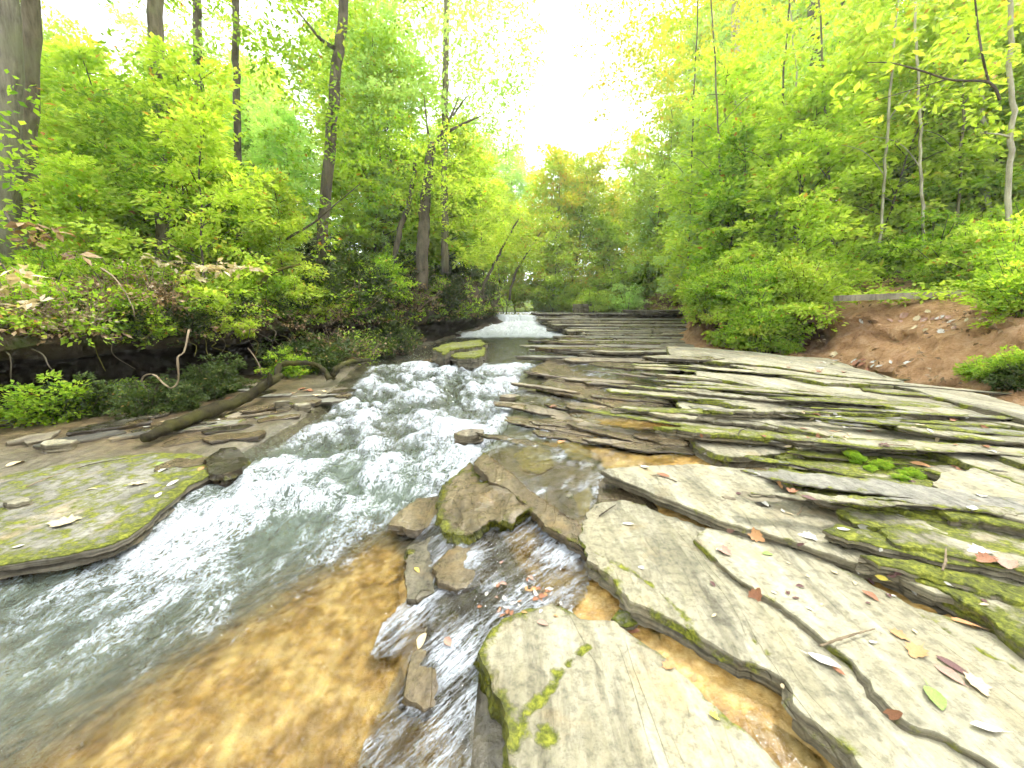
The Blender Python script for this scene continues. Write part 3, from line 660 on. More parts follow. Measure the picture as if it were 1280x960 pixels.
sheet('water_film', [(600, 578), (622, 564), (655, 560), (705, 564), (748, 584), (790, 606), (750, 622), (742, 690), (728, 682), (704, 666), (660, 632), (640, 612)], lambda x, y: .026 + .012 * fbm(x * 4, y * 4, 77), lambda x, y: .18 + .9 * fbm(x * 3, y * 3, 78), M['film'], .02, (-.5, -.86), .008)
fl_ = random.Random(31)
for i in range(16):
    px = fl_.uniform(225, 430); py = 590 - (px - 225) * .42 - fl_.uniform(5, 45)
    flake(px, py, fl_.uniform(.25, .7), fl_.uniform(.1, .3), fl_.uniform(.3, .9), fl_.uniform(.03, .07), fl_.choice(('wet_rock', 'wet_rock', 'dark_rock')), 'wet brown rock at the left edge of the rapid below the mossy log', 'wet rocks below the mossy log', moss_edge=.1, side_moss=.1, undercut=.03, wet=fl_.uniform(.4, .9))
for pool in ([(640, 585), (660, 572), (688, 578), (694, 600), (676, 612), (650, 606)], [(694, 570), (720, 566), (742, 580), (738, 596), (712, 592)], [(742, 562), (790, 560), (812, 572), (800, 584), (765, 582)], [(712, 640), (735, 628), (742, 640), (736, 668), (722, 670)]):
    sheet('puddle_water', pool, lambda x, y: 0 * x + .03, .0, M['pool'], .02, amp=.001, deep=.28)
fg = random.Random(9)
for i in range(34):
    px = fg.uniform(640, 1290); py = fg.uniform(470, 640)
    flake(px, py, fg.uniform(.03, .10), fg.uniform(.02, .05), fg.uniform(0, 3), fg.uniform(.008, .02), fg.choice(('rock', 'grey_rock', 'wet_rock', 'dark_rock')), 'small broken chip of stone lying on the rock shelf', 'stone chips on the rock shelf', amp=.008, moss_edge=.05, side_moss=.1, undercut=.0, wet=fg.uniform(0, .3))
for o in [o for o in S.objects if o.get('group') == 'stone chips on the rock shelf']: o.name = 'stone_chip'; o['category'] = 'stone chip'
# ------------------------------------------------------------------ banks
def sweep(name, path, profs, m, out_dir, dense=6, attrs=None, noise=.12, kind='structure', blend=.6):
    """profs: for every station a list of (outward, z, dark, moss)"""
    path = np.array(path, float); ns = len(path); npf = len(profs[0])
    t = np.linspace(0, ns - 1, (ns - 1) * dense + 1)
    P = np.stack([np.interp(t, np.arange(ns), path[:, k]) for k in range(2)], 1)
    for _ in range(3): P[1:-1] = (P[:-2] + 2 * P[1:-1] + P[2:]) / 4
    A = np.array(profs, float); A = np.stack([[np.interp(t, np.arange(ns), A[:, j, k]) for k in range(4)] for j in range(npf)], 0).transpose(2, 0, 1)  # t, prof, 4
    # subdivide the profile
    sub = 5; u = np.linspace(0, npf - 1, (npf - 1) * sub + 1)
    A = np.stack([np.stack([np.interp(u, np.arange(npf), A[i, :, k]) for k in range(4)], 1) for i in range(len(t))], 0)
    T = np.gradient(P, axis=0); N = np.stack([T[:, 1], -T[:, 0]], 1); N /= np.linalg.norm(N, axis=1)[:, None]
    if np.dot(N.mean(0), out_dir) < 0: N = -N
    od = np.array(out_dir, float)
    off = A[..., 0]; bl = ss(1.5, 8, off)[..., None]
    D = N[:, None, :] * (1 - bl) + od[None, None, :] * bl; D /= np.linalg.norm(D, axis=2)[..., None]
    XY = P[:, None, :] + D * off[..., None]; Zz = A[..., 1].copy()
    uu = np.repeat(t[:, None], XY.shape[1], 1) * 3.0; vv = Zz * 3 + off * 1.5
    amp = noise * (1 + np.minimum(off, 6) * .25)
    XY = XY + D * (amp * 2 * fbm(uu, vv, 91, 4))[..., None]
    Zz = Zz + amp * 1.6 * fbm(XY[..., 0] * 1.4, XY[..., 1] * 1.4, 95, 4) * ss(-.2, .4, A[..., 1] + .2)
    V = np.concatenate([XY, Zz[..., None]], -1).reshape(-1, 3)
    me = mesh(name, V, grid_faces(XY.shape[0], XY.shape[1]), m, {'dark': A[..., 2].ravel(), 'moss': A[..., 3].ravel()}, True, 60)
    return tag(obj(name, me), kind=kind), V
def left_prof(y):
    if y < 8:
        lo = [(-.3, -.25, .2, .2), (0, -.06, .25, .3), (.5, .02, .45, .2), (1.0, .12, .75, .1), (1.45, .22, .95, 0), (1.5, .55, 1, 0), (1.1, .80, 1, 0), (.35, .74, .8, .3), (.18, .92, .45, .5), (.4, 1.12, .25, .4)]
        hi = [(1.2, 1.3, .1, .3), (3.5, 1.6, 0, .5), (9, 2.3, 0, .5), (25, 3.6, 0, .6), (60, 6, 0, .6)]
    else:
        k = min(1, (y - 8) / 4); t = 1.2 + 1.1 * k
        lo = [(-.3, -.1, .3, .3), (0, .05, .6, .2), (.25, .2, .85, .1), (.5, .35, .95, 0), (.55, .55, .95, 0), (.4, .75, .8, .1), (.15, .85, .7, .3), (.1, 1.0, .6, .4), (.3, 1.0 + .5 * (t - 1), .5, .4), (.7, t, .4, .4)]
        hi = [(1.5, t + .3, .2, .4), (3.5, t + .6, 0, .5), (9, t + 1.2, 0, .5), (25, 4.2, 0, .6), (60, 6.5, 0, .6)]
    if y > 14: lo = [(a, b + (y - 14) * .09, c, d) for a, b, c, d in lo]
    return lo + hi
LP = LPATH = [(-6.9, -4), (-6.7, -1), (-6.4, 1.5), (-5.8, 4.2), (-5.0, 6.0), (-4.3, 7.8), (-3.9, 9.6), (-3.4, 11.5), (-2.7, 13), (-2.0, 14.8), (-1.2, 17.3), (-.45, 20.3), (-.8, 23), (-1.6, 28), (-3, 36), (-3, 50)]
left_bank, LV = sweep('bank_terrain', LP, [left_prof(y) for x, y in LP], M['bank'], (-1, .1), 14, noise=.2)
def right_prof(y):
    zf = ip(y, [(0, .35), (5, .42), (8, .45), (12, .45), (18, .8), (22, 1.0), (40, 1.3)])
    if y < 7.2: lo = [(-.5, zf - .35, 0, 0), (0, zf + .02, 0, .15), (.2, zf + .2, 0, .1), (.4, zf + .42, 0, 0), (.6, zf + .62, 0, 0), (.85, zf + .78, 0, 0), (1.2, zf + .9, 0, .05)]
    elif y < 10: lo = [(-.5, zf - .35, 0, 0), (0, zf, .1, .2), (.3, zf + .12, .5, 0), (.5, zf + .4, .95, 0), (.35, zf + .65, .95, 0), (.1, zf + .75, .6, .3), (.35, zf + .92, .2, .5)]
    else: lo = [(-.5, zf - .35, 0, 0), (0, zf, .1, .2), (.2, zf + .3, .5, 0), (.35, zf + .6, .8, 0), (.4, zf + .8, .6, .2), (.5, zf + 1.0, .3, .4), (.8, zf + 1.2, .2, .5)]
    hi = [(1.8, zf + 1.05, 0, .4), (3.5, zf + 1.5, 0, .6), (8, zf + 3.0, 0, .6), (20, zf + 7.5, 0, .6), (45, zf + 15, 0, .6)]
    return lo + hi
RP = RPATH = [(5.6, -4), (5.4, 0), (5.2, 2), (5.1, 3.6), (5.25, 5), (5.5, 6.3), (5.35, 7.2), (4.95, 8.2), (4.6, 9.2), (5.0, 11.5), (6.6, 14.5), (8.6, 18.5), (8.6, 22), (7.4, 26), (5.6, 31), (4.2, 38), (3.5, 50)]
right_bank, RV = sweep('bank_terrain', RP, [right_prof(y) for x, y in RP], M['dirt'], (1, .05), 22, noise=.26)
# ground beyond: one large sheet under everything
gx = np.linspace(-260, 260, 90); gy = np.concatenate([np.linspace(-60, 20, 10), np.linspace(21, 60, 40), np.linspace(62, 320, 30)])
GX, GY = np.meshgrid(gx, gy)
GZ = np.where(GY < 21, -.9, -.9 + 1.9 * ss(21, 30, GY) + .06 * np.maximum(GY - 30, 0) + .16 * np.maximum(np.abs(GX) - 8, 0) * ss(30, 60, GY)) + .5 * fbm(GX * .1, GY * .1, 3)
tag(obj('ground', mesh('ground', np.stack([GX, GY, GZ], -1).reshape(-1, 3), grid_faces(len(gy), len(gx)), M['forest'], {'dark': np.zeros(GX.size), 'moss': np.full(GX.size, .6)}, True)), kind='structure')

bpy.context.view_layer.update()
DG = bpy.context.evaluated_depsgraph_get()
def drop(x, y, zt=40.0):
    hit, p, n, _, o, _ = S.ray_cast(DG, Vector((x, y, zt)), Vector((0, 0, -1)))
    return (p.z if hit else 0.0)
def shot(px, py):
    d = Vector(ray(px, py)).normalized()
    hit, p, n, _, o, _ = S.ray_cast(DG, Vector((0, 0, H)), d)
    return (p, n, o) if hit else (None, None, None)

# ------------------------------------------------------------------ fallen leaves
def leaf_mesh(kind, m, seed):
    rr = random.Random(seed)
    if kind == 'lobed': ol = [(0, -.5, ), (.12, -.38), (.30, -.36), (.27, -.2), (.40, -.02), (.28, .06), (.33, .22), (.16, .26), (.12, .42), (0, .52)]
    elif kind == 'oval': ol = [(0, -.5), (.14, -.38), (.25, -.15), (.28, .08), (.2, .3), (.08, .45), (0, .55)]
    else: ol = [(0, -.5), (.12, -.36), (.2, -.1), (.19, .15), (.10, .36), (0, .5)]
    pts = ol + [(-x * rr.uniform(.8, 1.1), y + rr.uniform(-.03, .03)) for x, y in ol[-2:0:-1]]
    n = len(pts); V = []; c1, c2 = rr.uniform(.5, 1.5), rr.uniform(-.6, .9)
    def zz(x, y): return c1 * x * x * 1.3 + c2 * y * y * .5 + .12 * x * y
    for x, y in pts: V.append((x, y, zz(x, y) + rr.uniform(-.02, .02)))
    for x, y in pts: V.append((x * .5, y * .55, zz(x * .5, y * .5) - .01))
    V.append((0, 0, -.01)); V.append((0, -.85, .06)); V.append((.018, -.5, .0)); V.append((-.018, -.5, .0))
    Fc = [(i, (i + 1) % n, n + (i + 1) % n, n + i) for i in range(n)] + [(n + i, n + (i + 1) % n, 2 * n) for i in range(n)] + [(2 * n + 1, 2 * n + 2, 2 * n + 3)]
    return mesh('fallen_leaf', V, Fc, m, smooth=True)
LMESH = {(c, k): leaf_mesh(k, m, i * 3 + j) for i, (c, m) in enumerate(LEAFM.items()) for j, k in enumerate(('lobed', 'oval', 'narrow'))}
def put_leaf(px, py, size_px, col, kind, label, group=None, rz=None):
    p, n, o = shot(px, py)
    if p is None: return
    s = .8 * size_px * (p - cam.location).dot(Vector((0, CP, -SP))) / F
    ob = obj('fallen_leaf', LMESH[(col, kind)], None, p + n * (.004 + .02 * s))
    rz = random.uniform(0, 6.28) if rz is None else rz
    qn = Vector((0, 0, 1)).rotation_difference(n.normalized())
    ob.rotation_mode = 'QUATERNION'; ob.rotation_quaternion = qn @ __import__('mathutils').Euler((random.uniform(-.15, .15), random.uniform(-.15, .15), rz)).to_quaternion()
    ob.scale = (s,) * 3
    tag(ob, label, 'leaf', group)
LV_ = [
 (1145, 816, 36, 'orange', 'lobed', 'large orange brown leaf in the cluster on the second tan slab'),
 (1190, 833, 38, 'dark purple brown', 'narrow', 'dark purplish curled leaf beside the large orange leaf in the cluster'),
 (1187, 845, 34, 'dull pink', 'oval', 'dull pink leaf lowest but one in the leaf cluster on the second slab'),
 (1222, 858, 40, 'tan', 'lobed', 'pale green tan leaf at the lower right of the leaf cluster'),
 (1168, 872, 44, 'green', 'oval', 'green oval leaf lying flat below the leaf cluster'),
 (1232, 912, 44, 'pale silvery', 'narrow', 'long pale leaf near the lower right corner'),
 (1124, 795, 24, 'orange', 'lobed', 'small orange leaf by itself above the leaf cluster'),
 (1088, 746, 22, 'rust brown', 'oval', 'reddish brown rounded leaf in the middle of the second tan slab'),
 (1102, 722, 15, 'yellow', 'oval', 'small bright yellow leaf in the orange runnel'),
 (946, 744, 26, 'rust brown', 'lobed', 'reddish leaf hanging over the mossy crevice edge'),
 (1030, 828, 42, 'pale silvery', 'narrow', 'long whitish leaf folded over the mossy crevice'),
 (1048, 840, 18, 'rust brown', 'narrow', 'small rusty leaf at the tip of the long whitish leaf'),
 (1118, 893, 34, 'rust brown', 'narrow', 'thin brown leaf in the lower end of the mossy crevice'),
 (945, 669, 26, 'orange', 'lobed', 'orange tan lobed leaf beside the orange runnel'),
 (915, 662, 24, 'dull pink', 'narrow', 'pinkish leaf in the runnel under the undercut slab'),
 (906, 691, 24, 'dull pink', 'lobed', 'faded pink leaf on the upper end of the second tan slab'),
 (959, 693, 16, 'green', 'oval', 'small green leaf on the upper end of the second tan slab'),
 (1204, 780, 40, 'orange', 'narrow', 'orange leaf near the crack across the second tan slab'),
 (1010, 672, 26, 'pale silvery', 'lobed', 'whitish leaf at the front edge of the undercut slab'),
 (1054, 663, 16, 'pale silvery', 'oval', 'whitish leaf on the undercut slab beside the mossy slope'),
 (990, 616, 22, 'rust brown', 'lobed', 'rust red leaf on the undercut slab'),
 (993, 607, 20, 'dull pink', 'lobed', 'pink leaf just above the rust red leaf on the undercut slab'),
 (976, 604, 18, 'orange', 'oval', 'orange leaf left of the rust red leaf on the undercut slab'),
 (1011, 623, 22, 'dark purple brown', 'narrow', 'dark twig like leaf right of the rust red leaf'),
 (944, 594, 14, 'pale silvery', 'oval', 'small whitish leaf at the back of the undercut slab'),
 (924, 618, 12, 'dark purple brown', 'oval', 'tiny dark leaf in the middle of the undercut slab'),
 (954, 629, 22, 'pale silvery', 'narrow', 'thin pale leaf in the middle of the undercut slab'),
 (1042, 531 + 9, 14, 'orange', 'narrow', 'small orange leaf on the bare ledges'),
 (1150, 581, 24, 'orange', 'oval', 'orange leaf on the ledge above the mossy slope'),
 (1201, 585, 22, 'rust brown', 'lobed', 'rust leaf on the ledge above the black undercut'),
 (1105, 557, 16, 'dark purple brown', 'lobed', 'dark curled leaf on the upper ledges'),
 (1226, 620, 18, 'pale silvery', 'lobed', 'white leaf on the jutting bare ledge'),
 (1215, 637, 22, 'pale silvery', 'oval', 'white leaf on the moss under the jutting ledge'),
 (1080, 658, 20, 'pale silvery', 'oval', 'pale leaf at the foot of the mossy slope'),
 (1225, 690, 34, 'pale silvery', 'lobed', 'whitish leaf on the mossy slope at the right'),
 (1232, 702, 30, 'rust brown', 'lobed', 'red brown leaf on the mossy slope at the right'),
 (1258, 708, 34, 'dull pink', 'lobed', 'pinkish tan leaf at the right edge on the mossy slope'),
 (678, 780, 18, 'dull pink', 'oval', 'pink leaf at the top of the broad near slab'),
 (788, 788, 26, 'rust brown', 'lobed', 'brown leaf under the small mossy boulder'),
 (836, 833, 22, 'orange', 'lobed', 'orange tan leaf on the right part of the broad near slab'),
 (868, 848, 14, 'orange', 'oval', 'small orange leaf beside the runnel right of the broad slab'),
 (892, 897, 16, 'yellow', 'lobed', 'yellow leaf on the right part of the broad near slab'),
 (785, 656, 18, 'pale silvery', 'narrow', 'thin pale leaf on the upper end of the long slab'),
 (806, 585, 18, 'pale silvery', 'oval', 'round white leaf by the olive pool'),
 (829, 595, 24, 'rust brown', 'narrow', 'brown leaf beside the round white leaf'),
 (702, 553, 16, 'orange', 'lobed', 'orange leaf on the wet rock behind the pools'),
 (692, 510, 14, 'rust brown', 'lobed', 'red leaf on the dark dripping ledge'),
 (521, 713, 12, 'yellow', 'oval', 'tiny yellow leaf on the pale grey slab in the shallows'),
 (528, 801, 26, 'tan', 'oval', 'pale yellow leaf stuck in the small cascade'),
 (560, 803, 22, 'dull pink', 'oval', 'pink leaf stuck in the small cascade'),
 (172, 606, 24, 'tan', 'lobed', 'tan lobed leaf in the middle of the mossy left shelf'),
 (205, 588, 16, 'pale silvery', 'lobed', 'white leaf at the top of the mossy left shelf'),
 (198, 620, 14, 'pale silvery', 'oval', 'white leaf near the front edge of the mossy left shelf'),
 (216, 605, 20, 'pale silvery', 'narrow', 'thin white leaf near the tip of the mossy left shelf'),
 (78, 655, 40, 'tan', 'lobed', 'large tan leaf on the mossy left shelf'),
 (94, 650, 22, 'tan', 'narrow', 'small tan leaf touching the large tan leaf'),
 (24, 684, 14, 'pale silvery', 'oval', 'pale leaf at the left end of the mossy shelf'),
 (200, 580, 12, 'green', 'oval', 'small green leaf at the back of the mossy left shelf'),
 (114, 612, 12, 'tan', 'oval', 'small tan leaf at the back of the mossy left shelf'),
 (252, 586, 14, 'orange', 'oval', 'orange leaf at the tip of the mossy left shelf'),
 (20, 580, 26, 'tan', 'oval', 'yellowish leaf on the wet brown rock behind the left shelf'),
]
for a in LV_: put_leaf(*a)
rs = random.Random(5)
for (cx, cy, dx, dy, n, cols, lab) in [
   (655, 745, 44, 26, 34, ('dull pink', 'orange', 'rust brown', 'pale silvery'), 'leaf caught in the heap of leaves in the small cascade'),
   (1060, 455, 60, 8, 26, ('tan', 'rust brown', 'pale silvery'), 'small dry leaf lying along the foot of the dirt bank'),
   (1170, 400, 60, 16, 22, ('tan', 'dull pink', 'pale silvery'), 'dry leaf on the upper part of the dirt bank'),
   (1050, 540, 200, 45, 44, ('pale silvery', 'rust brown', 'tan'), 'tiny leaf fragment on the bare stepped ledges'),
   (1060, 740, 200, 110, 40, ('pale silvery', 'dark purple brown', 'tan'), 'tiny leaf scrap on the tan slabs'),
   (240, 520, 70, 20, 18, ('tan', 'rust brown', 'pale silvery'), 'dead leaf on the dark hollow under the left bank'),
   (380, 490, 40, 12, 10, ('tan', 'rust brown'), 'dead leaf among the stones beside the mossy log')]:
    for i in range(n):
        put_leaf(cx + rs.gauss(0, .5) * dx, cy + rs.gauss(0, .5) * dy, rs.uniform(7, 13), rs.choice(cols), rs.choice(('lobed', 'oval', 'narrow')), lab, lab.replace('leaf', 'leaves', 1))

# ------------------------------------------------------------------ vegetation
def leaf_cloud(C, Rr, nper, L, seed, out=None, tilt=.25, thick=.12, flat=.45, droop=.25, wid=.27):
    rs = np.random.RandomState(seed); C = np.asarray(C, float); K = len(C); Rr = np.broadcast_to(np.asarray(Rr, float), (K,))
    nper = np.maximum(4, (np.asarray(nper) * (Rr / Rr.mean()) ** 2).astype(int)) if np.ndim(nper) == 0 else nper
    ci = np.repeat(np.arange(K), nper); n = len(ci)
    th = rs.uniform(0, 2 * math.pi, n); r = np.sqrt(rs.uniform(0, 1, n)) * Rr[ci] * (1 - .25 * rs.rand(n))
    N0 = np.array([0, 0, 1.]) + rs.normal(0, tilt, (K, 3)); N0 /= np.linalg.norm(N0, axis=1)[:, None]
    A = np.cross(N0, rs.normal(0, 1, (K, 3))); A /= np.linalg.norm(A, axis=1)[:, None]; B = np.cross(N0, A)
    sq = rs.uniform(.45, .9, K)[ci]
    lx, ly = r * np.cos(th), r * np.sin(th) * sq
    P = C[ci] + A[ci] * lx[:, None] + B[ci] * ly[:, None] + N0[ci] * (rs.normal(0, thick, n) * Rr[ci])[:, None]
    P[:, 2] -= droop * r ** 2 / np.maximum(Rr[ci], .1)
    D = A[ci] * np.cos(th)[:, None] + B[ci] * np.sin(th)[:, None] + rs.normal(0, .5, (n, 3)); D[:, 2] -= .25
    if out is not None: D += .6 * np.asarray(out)[ci]
    D /= np.linalg.norm(D, axis=1)[:, None]
    Nn = N0[ci] + rs.normal(0, flat, (n, 3)); Sd = np.cross(D, Nn); Sd /= np.linalg.norm(Sd, axis=1)[:, None] + 1e-9; Nn = np.cross(Sd, D)
    l = L * rs.uniform(.6, 1.25, n)[:, None]
    V = np.empty((n, 4, 3)); V[:, 0] = P; V[:, 1] = P + D * l * .45 + Sd * l * wid + Nn * l * .08; V[:, 2] = P + D * l; V[:, 3] = P + D * l * .45 - Sd * l * wid + Nn * l * .08
    b = np.arange(n)[:, None] * 4
    Fc = np.concatenate([b + np.array([0, 2, 1]), b + np.array([0, 3, 2])])
    lv = np.clip(rs.beta(1.6, 2.0, n) * .95 + (rs.rand(K)[ci] - .5) * .35 + (rs.rand(n) > .985) * .5, 0, 1)
    return V.reshape(-1, 3), Fc, np.repeat(lv, 4)
def crown_mesh(name, m, *a, **k):
    V, Fc, lv = leaf_cloud(*a, **k); return mesh(name, V, Fc, m, {'lv': lv})
def remat(me, m):
    c = me.copy(); c.materials[0] = m; return c

def tall_tree(seed, Ht=15, r=.2, z0=4.5, spread=3.2, nl=34, leaf=.22, nper=60, ncl=300):
    rs = np.random.RandomState(seed); tb = TB()
    zz = np.linspace(0, Ht, 12); wx = np.cumsum(rs.normal(0, .10, 12)); wy = np.cumsum(rs.normal(0, .10, 12)); wx[:2] = wy[:2] = 0
    tr = np.stack([wx, wy, zz - .4], 1); rad = r * (1 - .85 * (zz / Ht)) * (1 + .5 * np.exp(-zz / .5))
    tb.tube(tr, rad, 9); C, O = [], []
    for i in range(nl):
        h = z0 + (Ht - z0) * (i + rs.rand()) / nl * .97; a = i * 2.4 + rs.normal(0, .4)
        p0 = np.array([np.interp(h, zz, tr[:, k]) for k in range(3)]); k = (h - z0) / (Ht - z0)
        Ln = spread * (.55 + .75 * math.sin(min(1, k * 1.15 + .12) * math.pi)) * rs.uniform(.65, 1.15)
        d = np.array([math.cos(a), math.sin(a), .25 + .7 * k])
        pts = [p0 + d * Ln * s_ + np.array([0, 0, .18 * Ln * s_ * s_ - .1 * Ln * s_]) + rs.normal(0, .05 * Ln * s_ + .001, 3) for s_ in (0, .3, .6, .85, 1)]
        tb.tube(pts, np.array([.3, .22, .14, .07, .03]) * r * (1.1 - .6 * k), 5, False)
        for s_ in range(max(2, ncl // nl)):
            f = rs.uniform(.35, 1.05); b = np.array(pts[0]) + (np.array(pts[-1]) - pts[0]) * f; c = b + rs.normal(0, .22, 3) * Ln * np.array([1, 1, .5])
            C.append(c); O.append(d)
            if s_ % 2 == 0: tb.tube([b, (b + c) / 2 + rs.normal(0, .05, 3), c], [.016, .011, .005], 4, False)
    C = np.array(C); return tb, C, rs.uniform(.5, 1.0, len(C)), leaf, nper, np.array(O), seed
def sapling(seed, Ht=4.5, r=.035, spread=1.3, n=30, leaf=.155, nper=48, z0=.4, ncl=5, lean=.08):
    rs = np.random.RandomState(seed); tb = TB(); zz = np.linspace(0, Ht, 9); w = np.cumsum(rs.normal(0, .07, (9, 2)), 0) + np.linspace(0, 1, 9)[:, None] ** 1.5 * rs.normal(0, lean, 2) * Ht; w[0] = 0
    tr = np.column_stack([w, zz - .15]); tb.tube(tr, r * (1 - .85 * zz / Ht), 6); C, O = [], []
    for i in range(n):
        h = z0 + (Ht - z0) * (i + rs.rand()) / n; a = i * 2.4 + rs.normal(0, .5); p0 = np.array([np.interp(h, zz, tr[:, k]) for k in range(3)]); k = h / Ht
        Ln = spread * (1.15 - .7 * k) * rs.uniform(.6, 1.2); d = np.array([math.cos(a), math.sin(a), rs.uniform(.15, .65)])
        e = p0 + d * Ln; mid = p0 + d * Ln * .5 + np.array([0, 0, .08 * Ln]); tb.tube([p0, mid, e], [r * .35, r * .22, r * .08], 4, False)
        for s_ in range(ncl):
            f = rs.uniform(.35, 1.05); C.append(p0 + d * Ln * f + rs.normal(0, .14, 3) * np.array([1, 1, .6]) * Ln); O.append(d)
    C = np.array(C); return tb, C, rs.uniform(.28, .6, len(C)), leaf, nper, np.array(O), seed
def shrub(seed, Ht=1.3, spread=.9, n=18, leaf=.10, nper=40, ncl=5):
    rs = np.random.RandomState(seed); tb = TB(); C, O = [], []
    for i in range(n):
        a = i * 2.4 + rs.normal(0, .3); t = rs.uniform(.2, 1.); e = np.array([math.cos(a) * spread * t, math.sin(a) * spread * t, Ht * rs.uniform(.45, 1.05) * (1.1 - .45 * t)])
        b = e * np.array([.12, .12, 0]) - np.array([0, 0, .1]); mid = (b + e) / 2 + np.array([0, 0, .18 * Ht]) * (1 - t); tb.tube(spline([b, mid, e], 6), np.linspace(.014, .004, 6), 4, False)
        for s_ in range(ncl):
            f = rs.uniform(.3, 1.05); C.append(b + (e - b) * f + rs.normal(0, .12, 3)); O.append(e / np.linalg.norm(e))
    C = np.array(C); return tb, C, rs.uniform(.16, .34, len(C)), leaf, nper, np.array(O), seed
class Kind:
    def __init__(s, tup, bark, colours, part='trunk'):
        tb, C, Rr, leaf, nper, O, seed = tup
        s.part = part; s.trunk = tb.build(part, M[bark])
        base = crown_mesh('crown', M[colours[0]], C, Rr, nper, leaf, seed + 1, out=O)
        s.crowns = {c: (base if c == colours[0] else remat(base, M[c])) for c in colours}
        s.barks = {bark: s.trunk}
    def bark(s, b):
        if b not in s.barks: s.barks[b] = remat(s.trunk, M[b])
        return s.barks[b]
COLS = ['lime', 'green', 'pale', 'yellow', 'dark']
TALL = [Kind(tall_tree(100 + i, Ht=14.5 + i, r=.17 + .02 * (i % 2), z0=[4.5, 3.5, 5.5, 3.0][i], spread=[3.0, 3.6, 2.8, 3.4][i]), 'bark', COLS) for i in range(4)]
SAP = [Kind(sapling(200 + i, Ht=[4.6, 5.4, 3.8, 6.2][i], spread=[1.4, 1.5, 1.2, 1.6][i]), 'dark_bark', COLS) for i in range(4)]
SHR = [Kind(shrub(300 + i, Ht=[1.3, 1.0, 1.5, .8][i], spread=[.9, .8, 1.1, .75][i]), 'dark_bark', COLS, 'stems') for i in range(4)]
def plant(kinds, k, x, y, colour, label, cat, name, group=None, sc=1.0, z=None, rz=None, bark=None, lean=(0, 0)):
    K = kinds[k]
    if z is None: z = drop(x, y)
    t = thing(name, label, cat, (x, y, z), random.uniform(0, 6.28) if rz is None else rz, group)
    t.rotation_euler = (lean[0], lean[1], t.rotation_euler[2]); t.scale = (sc,) * 3
    obj(K.part, K.bark(bark) if bark else K.trunk, t); obj('crown' if K.part == 'trunk' else 'foliage', K.crowns[colour], t)
    return t
# trunks that show plainly in the photo: their own stems
def solo_tree(label, pts, rads, bark, crownC=None, colour='green', crown_r=(.35, .7), nper=42, leaf=.12, limbs=(), seed=1, cat='tree', name='tree', sides=12):
    pts = np.array(pts, float); b = pts[0].copy()
    t = thing(name, label, cat, tuple(b)); tb = TB(); P = spline(pts - b, 26)
    rd = np.interp(np.linspace(0, 1, 26), np.linspace(0, 1, len(rads)), rads); rs = np.random.RandomState(seed)
    P[1:-1] += rs.normal(0, .012, (24, 3)) * np.array([1, 1, 0]); P[0][2] -= .3
    tb.tube(P, rd, sides)
    for lp, r0 in limbs: tb.tube(spline(np.array(lp) - b, 10), np.linspace(r0, r0 * .2, 10), 6, False)
    obj('trunk', tb.build('trunk', M[bark]), t)
    if crownC is not None and len(crownC):
        C = np.array(crownC) - b; obj('crown', crown_mesh('crown', M[colour], C, rs.uniform(*crown_r, len(C)), nper, leaf, seed), t)
    return t
def P3(px, py, y):      # the point on the sight line of a pixel at distance y
    d = ray(px, py); t = y / d[1]; return np.array([d[0] * t, y, H + d[2] * t])
def blob(px, py, rx, ry, y, n, dy=1.0, seed=0):
    """cluster centres filling a volume seen round a pixel"""
    rs = np.random.RandomState(seed + 77); c = P3(px, py, y); s = y / F; out = []
    while len(out) < n:
        u = rs.uniform(-1, 1, 3)
        if np.dot(u, u) < 1: out.append(c + u * np.array([rx * s, dy, ry * s]))
    return out
exec_veg = True
# left bank trunks
solo_tree('thick pale grey tree trunk at the left edge of the picture', [P3(0, 385, 6.6), P3(7, 200, 6.7), P3(7, 0, 6.8), P3(2, -260, 7)], [.23, .18, .155, .12], 'big_bark', sides=18,
          crownC=blob(30, -150, 190, 90, 7.2, 60, 1.5, 1) + blob(30, 230, 40, 110, 6.1, 16, .2, 41), seed=11)
solo_tree('thinner grey trunk standing close behind the thick trunk at the left edge', [P3(34, 370, 7.2), P3(37, 200, 7.3), P3(40, 0, 7.4), P3(46, -260, 7.6)], [.16, .12, .11, .08], 'bark',
          crownC=blob(60, -160, 160, 70, 7.8, 40, 1.5, 2), seed=12)
solo_tree('straight brown trunk rising through the undergrowth on the left bank', [P3(206, 325, 8.4), P3(204, 220, 8.4), P3(198, 100, 8.5), P3(193, 0, 8.6), P3(186, -240, 8.8)], [.17, .14, .13, .12, .08], 'bark',
          crownC=blob(200, -110, 180, 70, 9, 50, 1.6, 3) + blob(200, 170, 50, 100, 8.0, 22, .3, 33), seed=13)
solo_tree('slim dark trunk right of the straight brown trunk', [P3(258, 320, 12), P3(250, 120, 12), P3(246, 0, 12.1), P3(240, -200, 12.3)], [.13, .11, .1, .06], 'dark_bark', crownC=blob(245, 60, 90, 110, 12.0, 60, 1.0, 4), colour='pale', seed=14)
solo_tree('very thin straight trunk between the brown trunk and the dark leaning trunk', [P3(298, 330, 11), P3(296, 120, 11), P3(294, 0, 11.1), P3(292, -200, 11.3)], [.09, .08, .075, .05], 'dark_bark', crownC=blob(300, 10, 80, 80, 11.6, 30, 1.2, 5), seed=15)
